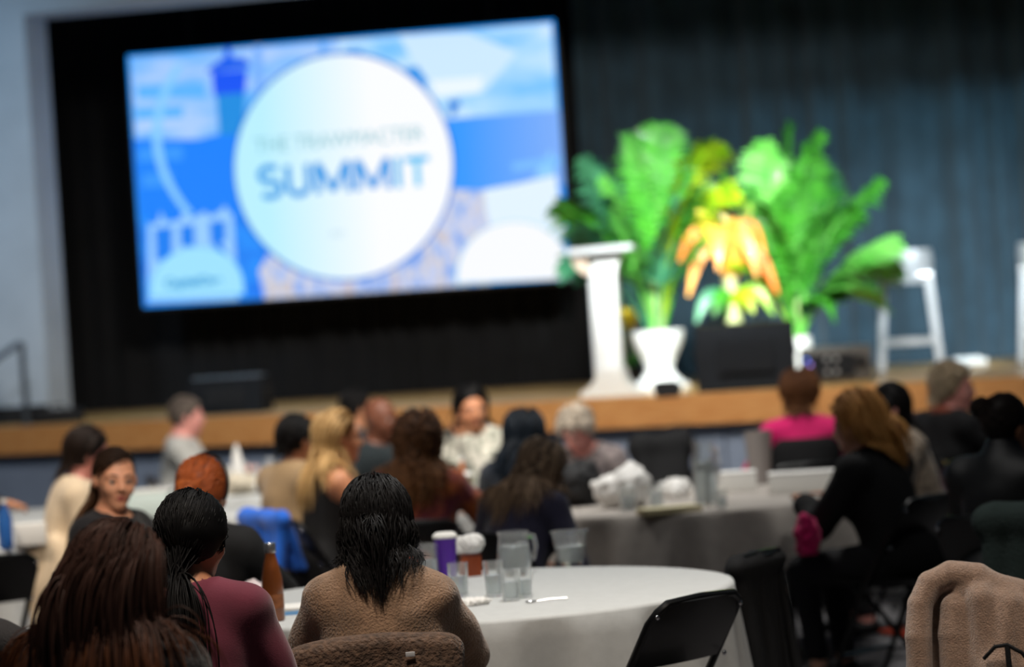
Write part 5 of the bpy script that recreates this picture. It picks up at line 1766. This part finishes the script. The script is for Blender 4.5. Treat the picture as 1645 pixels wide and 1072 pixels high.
# second row
c_ = sit('facing', 192, 775, 420, -118, 'woman with brown hair drawn back, turning to look at the camera', 'the woman looking at the camera',
    sk=skin('peach', (224, 160, 126)), lean=2, S=0.97, head=(-40, 4, -4), vs=0.0072, seed=12, hands=('lap', 'lap'), lipm=mat('lips_rose', (168, 84, 76), .45), brow=(40, 26, 20),
    top=dict(mat=cloth_mat('black_jersey', (24, 22, 26)), neck=0.085),
    hair=dict(mat=hair_mat('hair_tied_brown', (40, 28, 22), (104, 72, 46)), n=2400, len=0.42, seg=26, r=0.0016, vol=0.012, tie=(0.05, -0.085, -0.03), tdir=(.25, 0.1, -0.9), tspread=0.25, cap=0.006, hairline=0.08, line=0.026, drift=.06))
c_ = sit('redhair', 326, 798, 453, -14, 'red-haired woman with hair pinned up under a black band, in black', 'the red-haired woman',
    sk=SK_L, lean=4, S=0.95, head=(-12, 8, 0), seed=14, hands=('table', 'table'),
    top=dict(mat=C_BLACK, collar=True), hair=dict(mat=H_RED, n=1900, len=0.05, seg=16, r=0.002, vol=0.03, tie=(0.0, -0.10, -0.01), tspread=0.6, cap=0.016, bun=(0.0, -0.105, 0.0, 0.05), hairline=.45))
headband(PEOPLE['redhair'], mat('black_band', (14, 14, 16), .3), 0.006, -6, 0.030)
c_ = sit('cardigan', 148, 738, 345, -74, 'woman in a long cream cardigan with dark bobbed hair and glasses', 'the woman in the cream cardigan',
    sk=SK_P, lean=14, S=0.99, head=(-4, 12, 0), seed=16, hands=('lap', 'lap'),
    top=dict(mat=cloth_mat('cream_knit', (208, 186, 156), bump=.5, bscale=140), fold=.006, name='cardigan', hem=.30, thick=.022),
    extra_top=lambda up: [ell((-.16, -.06, .52), (.07, .15, .24), .05), ell((.16, -.06, .52), (.07, .15, .24), .05), ell((0, -.14, .50), (.18, .06, .24), .05), cap((-.15, -.1, .7), (-.18, -.12, .32), .05, .07, .05), cap((.15, -.1, .7), (.18, -.12, .32), .05, .07, .05)],
    hair=dict(mat=H_DBROWN, n=800, len=0.20, seg=16, r=0.003, vol=0.022, cap=.010, clump=.4, hairline=.12, back=.8, spread=.3))
glasses(PEOPLE['cardigan'], mat('glasses_dark', (20, 18, 22), .3))
sit('greyman', 306, 690, 258, -88, 'grey-haired man in a pale grey sweater by the stage, in profile', 'the grey-haired man',
    sk=SK_P, lean=8, fem=False, S=0.99, bulk=1.05, sw=1.1, head=(0, 4, 0), seed=18, top=dict(mat=cloth_mat('pale_grey_knit', (176, 174, 168)), fold=.006), hair=dict(mat=H_GREY, n=700, len=.07, seg=8, r=.003, vol=.016, cap=.008, hairline=.5, line=.066), brow=(110, 96, 86))
sit('farleft', -108, 760, 320, -85, 'person in black reaching in from the left edge', 'the person at the left edge', sk=SK_M, fem=False, lean=26, hands=(('w', -2.62, 14.9, .88), ('w', -2.50, 14.6, .88)), seed=19,
    top=dict(mat=C_BLACK), hair=dict(mat=H_BLACK, n=300, len=.08, seg=8, r=.003))
sit('tanjacket', 484, 730, 338, -50, 'person in a tan jacket with black hair behind the blonde woman', 'the person in the tan jacket', sk=SK_M, lean=5, S=.97, bulk=1.12, sw=1.1, head=(-10, 4, 0), seed=21,
    top=dict(mat=cloth_mat('tan_wool', (142, 116, 82)), fold=.006, thick=.022), hair=dict(mat=H_BLACK, n=500, len=.16, seg=12, r=.003, cap=.008, hairline=.45))
c_ = sit('blonde', 552, 720, 350, -72, 'blonde long-haired woman in a black sleeveless top, in profile', 'the blonde woman', sk=SK_T, lean=8, S=.985, head=(2, 2, 0), vs=.009, seed=23,
    hands=((-.1, .40, .82), (.12, .40, .80)),
    top=dict(mat=C_BLACK, sleeve='tank', name='tank_top', vs=.01), hair=dict(mat=H_BLOND, n=1300, len=.42, seg=24, r=.0028, vol=.024, back=1.3, spread=.25, cap=.008, clump=.5, hairline=.15, drift=.05))
sit('baldman', 612, 706, 290, -158, 'bald man in black sitting beyond the blonde woman', 'the bald man', sk=SK_D, fem=False, lean=8, S=.97, bulk=1.1, sw=1.12, head=(34, 6, 0), seed=25, top=dict(mat=cloth_mat('black_teal', (14, 26, 30)), fold=.005), brow=(24, 16, 14))
sit('behindbald', 580, 668, 258, -70, 'dark-haired person just behind the bald man', 'the person behind the bald man', sk=SK_M, lean=6, S=.97, fem=False, seed=26, top=dict(mat=C_DARK), hair=dict(mat=H_BLACK, n=500, len=.10, seg=8, r=.003, cap=.008, hairline=.5))
sit('curly', 676, 730, 362, -8, 'woman with big curly brown hair in a patterned rust and purple top', 'the curly-haired woman', sk=SK_M, lean=10, S=.96, bulk=1.05, sw=1.0, head=(-8, 4, 0), seed=28,
    top=dict(mat=cloth_mat('rust_purple_print', (96, 30, 52), rgb2=(176, 92, 40), vscale=11), fold=.006), hands=('table', (.22, .42, .80)),
    hair=dict(mat=H_CURL, n=1300, len=.36, seg=28, r=.0026, vol=.034, cap=.014, snap=.4, lift=.3, back=.7, spread=.12, curl=(.012, .045), clump=.15, hairline=.5, drift=.12))
sit('floral', 757, 682, 288, 168, 'woman with long dark hair in a white floral blouse, chin on hand', 'the woman in the floral blouse', sk=SK_T, lean=10, S=.99, head=(26, 6, 6), vs=.009, seed=30, hands=((.02, .20, .985, .0, .25, .9), (.20, .34, .80)),
    top=dict(mat=cloth_mat('white_floral', (226, 220, 206), rgb2=(116, 122, 108), vscale=26), fold=.005, name='blouse', thick=.022),
    hair=dict(mat=H_BLACK, n=900, len=.40, seg=20, r=.003, vol=.026, cap=.010, part=.1, hairline=.34))
sit('darkhood', 846, 738, 330, -16, 'person in dark navy with smooth dark hair, left of the beige table', 'the person in dark navy', sk=SK_M, lean=14, S=.93, seed=32, head=(-6, 14, 0), top=dict(mat=cloth_mat('ink_navy', (16, 24, 36)), collar=True),
    hair=dict(mat=hair_mat('hair_blue_black', (10, 18, 26), (14, 26, 38)), n=900, len=.34, seg=18, r=.0036, vol=.028, cap=.016, clump=.3, hairline=.5))
sit('bowed', 874, 800, 390, -38, 'girl with long ash-brown hair and a grey headband, head bowed, in navy', 'the girl with the headband', sk=SK_L, lean=24, S=.93, head=(-6, 34, 0), seed=34, hands=('lap', 'lap'), neck_fwd=.02,
    top=dict(mat=C_NAVY), hair=dict(mat=H_ASH, n=1200, len=.40, seg=22, r=.0026, vol=.02, back=.5, cap=.007, clump=.5, hairline=.42))
headband(PEOPLE['bowed'], mat('grey_band', (150, 144, 146), .5), 0.008, 8, 0.016)
c_ = sit('whitecap', 928, 722, 306, 150, 'white-haired person bending over at the far side of the beige table', 'the white-haired person', sk=SK_P, lean=24, S=.93, head=(0, 34, 0), seed=36, hands=('lap', 'table'),
    top=dict(mat=cloth_mat('mottled_grey', (150, 138, 136), rgb2=(70, 62, 64), vscale=16)), hair=dict(mat=H_WHITE, n=800, len=.09, seg=10, r=.004, vol=.03, cap=.014, curl=(.006, .04), hairline=.45))

# right side
sit('pinkblouse', 1284, 650, 307, 4, 'woman with brown hair in a bright pink blouse and black vest, by the stage', 'the woman in the pink blouse', sk=SK_L, lean=5, S=.985, head=(-16, 2, 0), seed=38, bulk=1.05,
    top=dict(mat=cloth_mat('bright_pink', (214, 22, 104)), collar=False), hair=dict(mat=hair_mat('hair_chestnut', (84, 50, 28), (110, 70, 40)), n=900, len=.20, seg=14, r=.003, vol=.03, cap=.012, hairline=.45, curl=(.006, .06)))
c_ = sit('gingerhair', 1372, 725, 378, 52, 'woman with long ginger-blonde hair in black at the beige table', 'the ginger-haired woman', sk=SK_L, lean=16, S=.96, head=(14, 8, 0), seed=40, hands=((-.08, .42, .80), (.14, .38, .80)), bulk=1.1, sw=1.08,
    top=dict(mat=C_BLACK, fold=.006, thick=.02), hair=dict(mat=H_GING, n=1500, len=.27, seg=22, r=.0026, vol=.044, cap=.016, back=.8, spread=.45, sz=0.0, gather=.4, clump=.4, hairline=.42))
sit('speckled', 1418, 690, 330, 100, 'dark-haired woman in a speckled grey top facing left', 'the woman in the speckled top', sk=SK_P, lean=16, S=.94, head=(8, 2, 0), seed=42, top=dict(mat=cloth_mat('speckled_knit', (150, 134, 116), rgb2=(84, 74, 64), vscale=40), thick=.022),
    hair=dict(mat=H_BLACK, n=800, len=.24, seg=16, r=.003, vol=.020, cap=.010, hairline=.12, back=1.0, spread=.3))
sit('silvercurls', 1535, 635, 312, -62, 'woman with pale curly hair, black jacket and rust scarf', 'the pale curly-haired woman', sk=SK_P, lean=4, S=.97, head=(-40, 4, 0), seed=44, bulk=1.12, sw=1.12, top=dict(mat=C_BLACK, fold=.006, thick=.022),
    hair=dict(mat=hair_mat('hair_sandy_grey', (176, 154, 124), (212, 194, 166)), n=1300, len=.11, seg=16, r=.003, vol=.03, cap=.014, snap=.4, lift=.3, back=.9, spread=.3, curl=(.011, .04), hairline=.15))
sit('darkbun', 1618, 700, 420, -34, 'woman with a black hair bun and dark jacket at the right edge', 'the woman with the black bun', sk=SK_T, lean=6, S=.96, head=(-22, 4, 0), seed=46, bulk=1.08, sw=1.06, top=dict(mat=cloth_mat('dark_leather', (18, 19, 21), rough=.5, sheen=0), collar=True, fold=.006, thick=.02),
    hair=dict(mat=H_DBROWN, n=900, len=.04, seg=14, r=.003, vol=.016, tie=(-.07, -.06, .06), tspread=.5, cap=.010, bun=(-.085, -.06, .075, .042), hairline=.45))
# scarf and vest details
def ring_part(key, name, m_, r, dz, thick, lower=0.0):
    c = PEOPLE[key]; nb = c['up']((0, -0.005, 1.0 + dz)) * c['S']
    pts = [(nb[0] + r * math.cos(a), nb[1] + r * .9 * math.sin(a), nb[2] - lower * math.sin(a)) for a in np.linspace(0, 2 * math.pi, 25)[:-1]]
    mb = MB(); mb.tube(pts, thick, 8, closed=True); mb.build(name, m_, c['root'])
ring_part('silvercurls', 'scarf', cloth_mat('rust_scarf', (126, 58, 34)), .088, .02, .026, .03)
def front_strip(key, name, m_, pts, rad):
    c = PEOPLE[key]
    mb = MB(); mb.tube([tuple(c['up'](p) * c['S']) for p in pts], rad, 8); mb.build(name, m_, c['root'])
front_strip('silvercurls', 'scarf_end', MATS['rust_scarf'], [(.05, .10, 1.0), (.06, .16, .9), (.06, .18, .78)], [.03, .034, .03])
def vest(key, m_, hem=.47, topz=.93):
    c = PEOPLE[key]; S = c['S']; up = c['up']
    pr = [ell((0, -.03, .555), (.19, .16, .12), .03), ell(up((0, -.005, .70)), (.158, .126, .15), .06), ell(up((0, 0, .85)), (.172, .128, .16), .06), ell(up((0, .06, .85)), (.14, .09, .1), .05)]
    lo, hi = bounds(pr, .05)
    F = Field(lo, hi, .012)
    for p in pr:
        F.add((p[0], p[1] * S, p[2] * S, 0, 0, p[5], p[6], 'x'), .022)
    F.cut_plane((0, 0, topz * S), (0, 0, 1))
    me, _, _ = F.mesh('vest'); put('vest', me, m_, c['root'])
vest('pinkblouse', C_BLACK)

# ---------------------------------------------------------------- empty chairs, coats and bags
chair(.39, 9.04, 47, 'empty black folding chair pushed up to the nearest table')
p = at(2, 900, 12.6)
chair(p.x - .1, 12.6, 35, 'empty black folding chair at the left edge')

chair(.66, 10.38, 62, 'black folding chair at the right of the nearest table, black coat on it')
def draped(name, loc, yaw, w, topz, low, label, m_, seed, extra=(), thick=.035, vs=.010, fold=.006, freq=26):
    """a coat hung over a chair back: a fold along the top edge, a long outer side and a short inner side"""
    e = empty(name, loc, R(yaw), label, 'coat')
    rg = np.random.RandomState(seed)
    pr = []
    n = 6
    for i in range(n):
        t = -w / 2 + w * (i + .5) / n
        pr.append(cap((t, -.15, topz - .02 + rg.uniform(-.01, .01)), (t * 1.06, -.20 - rg.uniform(0, .035), low + rg.uniform(0, .04)), thick * 1.1, thick * rg.uniform(.7, 1.3), .035))
        pr.append(cap((t, -.14, topz - .02), (t, -.06, topz - .25), thick, thick * .8, .03))
    pr.append(cap((-w / 2, -.155, topz - .03), (w / 2, -.155, topz - .03), thick * 1.2, thick * 1.2, .04))
    pr += list(extra)
    lo, hi = bounds(pr, .05)
    F = Field(lo, hi, vs)
    for q in pr:
        F.add(q)
    F.wrinkle(fold, freq, seed, (1, 1, .35))
    me, _, _ = F.mesh('coat')
    put('cloth', me, m_, e)
    return e
m_fleece = mat('beige_fleece', (164, 132, 110), 0.95, vary=0.12, vscale=60, bump=0.9, bscale=260, sheen=0.6)
p = at(1612, 960, FPX / 552)
CX, CY = p.x, FPX / 552 + .15
chair(CX, CY, -14, 'black folding chair under the beige fleece coat')
def fleece():
    e = empty('fleece_coat', (CX, CY, 0), R(-14), 'beige fleece coat draped over a chair at the lower right', 'coat')
    pr = []
    n = 13
    for i in range(n):
        t = -.075 + .335 * i / (n - 1)
        tz = .845 - .10 * max(0, (t + .05)) / .3
        b_ = .012 * math.sin(i * 1.15)
        pr.append(cap((t, -.165 + b_ * .3, tz), (t * 1.05, -.225 + b_ * .8, .34), .042, .050, .03))
    for i in range(8):
        t = -.17 + .42 * i / 7
        pr.append(cap((t, -.15, .83 - .1 * max(0, t + .05) / .3), (t, -.05, .58), .036, .03, .03))
    roll = [(-.215, -.26, .34), (-.205, -.235, .70), (-.195, -.215, .79), (-.165, -.195, .848), (-.11, -.180, .872), (-.03, -.172, .862), (.05, -.17, .81)]
    for a, b_ in zip(roll[:-1], roll[1:]):
        pr.append(cap(a, b_, .040, .040, .004))
    flap = [(-.115, -.262, .34), (-.110, -.222, .70), (-.105, -.205, .775)]
    for a, b_ in zip(flap[:-1], flap[1:]):
        pr.append(cap(a, b_, .047, .043, .004))
    for a, b_, r_ in (((-.02, -.215, .80), (-.02, -.275, .34), .042), ((.06, -.215, .78), (.03, -.26, .60), .040), ((.03, -.26, .60), (.0, -.30, .36), .045), ((.13, -.205, .76), (.12, -.25, .60), .036), ((.22, -.19, .74), (.20, -.25, .34), .05), ((.12, -.25, .57), (.11, -.32, .36), .055)):
        pr.append(cap(a, b_, r_, r_ * 1.15, .035))
    lo, hi = bounds(pr, .05)
    F = Field(lo, hi, .0065)
    for q in pr:
        F.add(q)
    F.wrinkle(.003, 26, 5, (1, 1, .5))
    me, _, _ = F.mesh('cloth')
    put('cloth', me, m_fleece, e, (0, 0, -.05))
    return e
co = fleece()
mb = MB(); mb.tube([(x - .055, y, z - .05) for x, y, z in [(.04, -.315, .64), (.075, -.335, .675), (.11, -.340, .68), (.15, -.335, .655), (.185, -.32, .60), (.19, -.31, .50)]], .006, 8); mb.build('cord', C_BLACK, co)
mb = MB(); mb.tube([(x - .055, y, z - .05) for x, y, z in [(.11, -.338, .68), (.112, -.345, .63), (.118, -.345, .54)]], .008, 8); mb.build('cord_end', C_BLACK, co)
p = at(1700, 890, 10.4)
chair(p.x + .02, 10.5, -20, 'black folding chair under the dark green coat')
draped('green_coat', (p.x + .02, 10.5, 0), -20, .44, .86, .35, 'dark green knitted coat over a chair at the right edge', cloth_mat('dark_green_knit', (12, 30, 27), sheen=0, bump=.7, bscale=120), 11, thick=.045)
c = PEOPLE['blonde']['root']
a = R(-72)
draped('blue_jacket', (c.location.x - .13, c.location.y - .06, 0), -60, .44, .83, .40, 'bright blue jacket over the back of the blonde woman\'s chair', cloth_mat('royal_blue', (20, 92, 196), bump=.1), 13, thick=.026)
draped('black_coat', (.66, 10.38, 0), 62, .38, .775, .10, 'long black coat over the chair at the right of the nearest table', cloth_mat('cloth_jet', (7, 7, 9), sheen=0), 19, thick=.024)
p = at(1065, 730, 15.3)
chair(p.x, 15.3, 178, 'black folding chair at the far side of the beige table')
draped('black_jacket', (p.x, 15.3, 0), 178, .22, .95, .74, 'black jacket over the chair behind the beige table', C_BLACK, 15, thick=.05)
p = at(1465, 720, 15.7)
chair(p.x, 15.7, 120, 'black folding chair beside the pale curly-haired woman')
draped('maroon_jacket', (p.x, 15.7, 0), 120, .38, .96, .5, 'dark maroon jacket over a chair behind the speckled top', cloth_mat('dark_maroon', (54, 26, 32)), 17, thick=.05)

# bundles on and under the ginger-haired woman's chair, floor mark
p = at(1300, 885, 12.45)
crumple('pink_scarf', (p.x, 12.45, .575), (.12, .13, .20), 'bright pink scarf bundled on the ginger-haired woman\'s lap', 'scarf', MATS['bright_pink'], 41)
p = at(1390, 935, 12.7)
crumple('blue_pouch', (p.x, 12.66, .455), (.10, .09, .06), 'small bright blue pouch on the ginger-haired woman\'s chair', 'pouch', cloth_mat('sky_blue', (24, 124, 226)), 43)
p = at(1452, 1018, Yfor(1452, 1018, 0.0))
mb = MB(); mb.box((0, 0, .006), (.17, .30, .012), bevel=.003)
fo = mb.build('floor_folder', mat('red_folder', (214, 66, 34), .6), loc=(p.x, p.y, 0), rot=(0, 0, R(20)), label='flat orange-red folder lying on the carpet', cat='folder')
mb = MB(); mb.box((0, 0, .0135), (.15, .28, .002)); mb.build('flap', mat('red_folder_flap', (224, 78, 42), .6), fo)

# fuzzy brown jacket over the chair of the woman in the brown sweater
c = PEOPLE['brownsweater']['root']
pr = []
for i in range(13):
    t = -.24 + .42 * i / 12
    dz = -.014 * (t / .2) ** 2
    pr.append(cap((t, -.240, .765 + dz), (t * 1.02, -.265 + .01 * math.sin(i * 1.7), .30), .036, .045, .03))
    pr.append(cap((t, -.225, .765 + dz), (t, -.15, .62), .03, .03, .03))
lo, hi = bounds(pr, .05)
F = Field(lo, hi, .0075)
for q in pr:
    F.add(q)
F.wrinkle(.005, 30, 7, (.4, .4, 1.3))
me, _, _ = F.mesh('cloth')
e = empty('brown_jacket', tuple(c.location), c.rotation_euler.z, 'fuzzy brown jacket over the chair of the woman in the brown sweater', 'jacket')
put('cloth', me, cloth_mat('brown_fuzzy', (110, 84, 66), rgb2=(76, 58, 46), vscale=60, bump=1.0, bscale=90), e)
mb = MB(); mb.box((.075, -.292, .752), (.026, .005, .013), bevel=.0015); mb.build('tag', mat('white_glint', (206, 204, 204), .6), e)  # small white piece painting a whitish reflection on the jacket fold
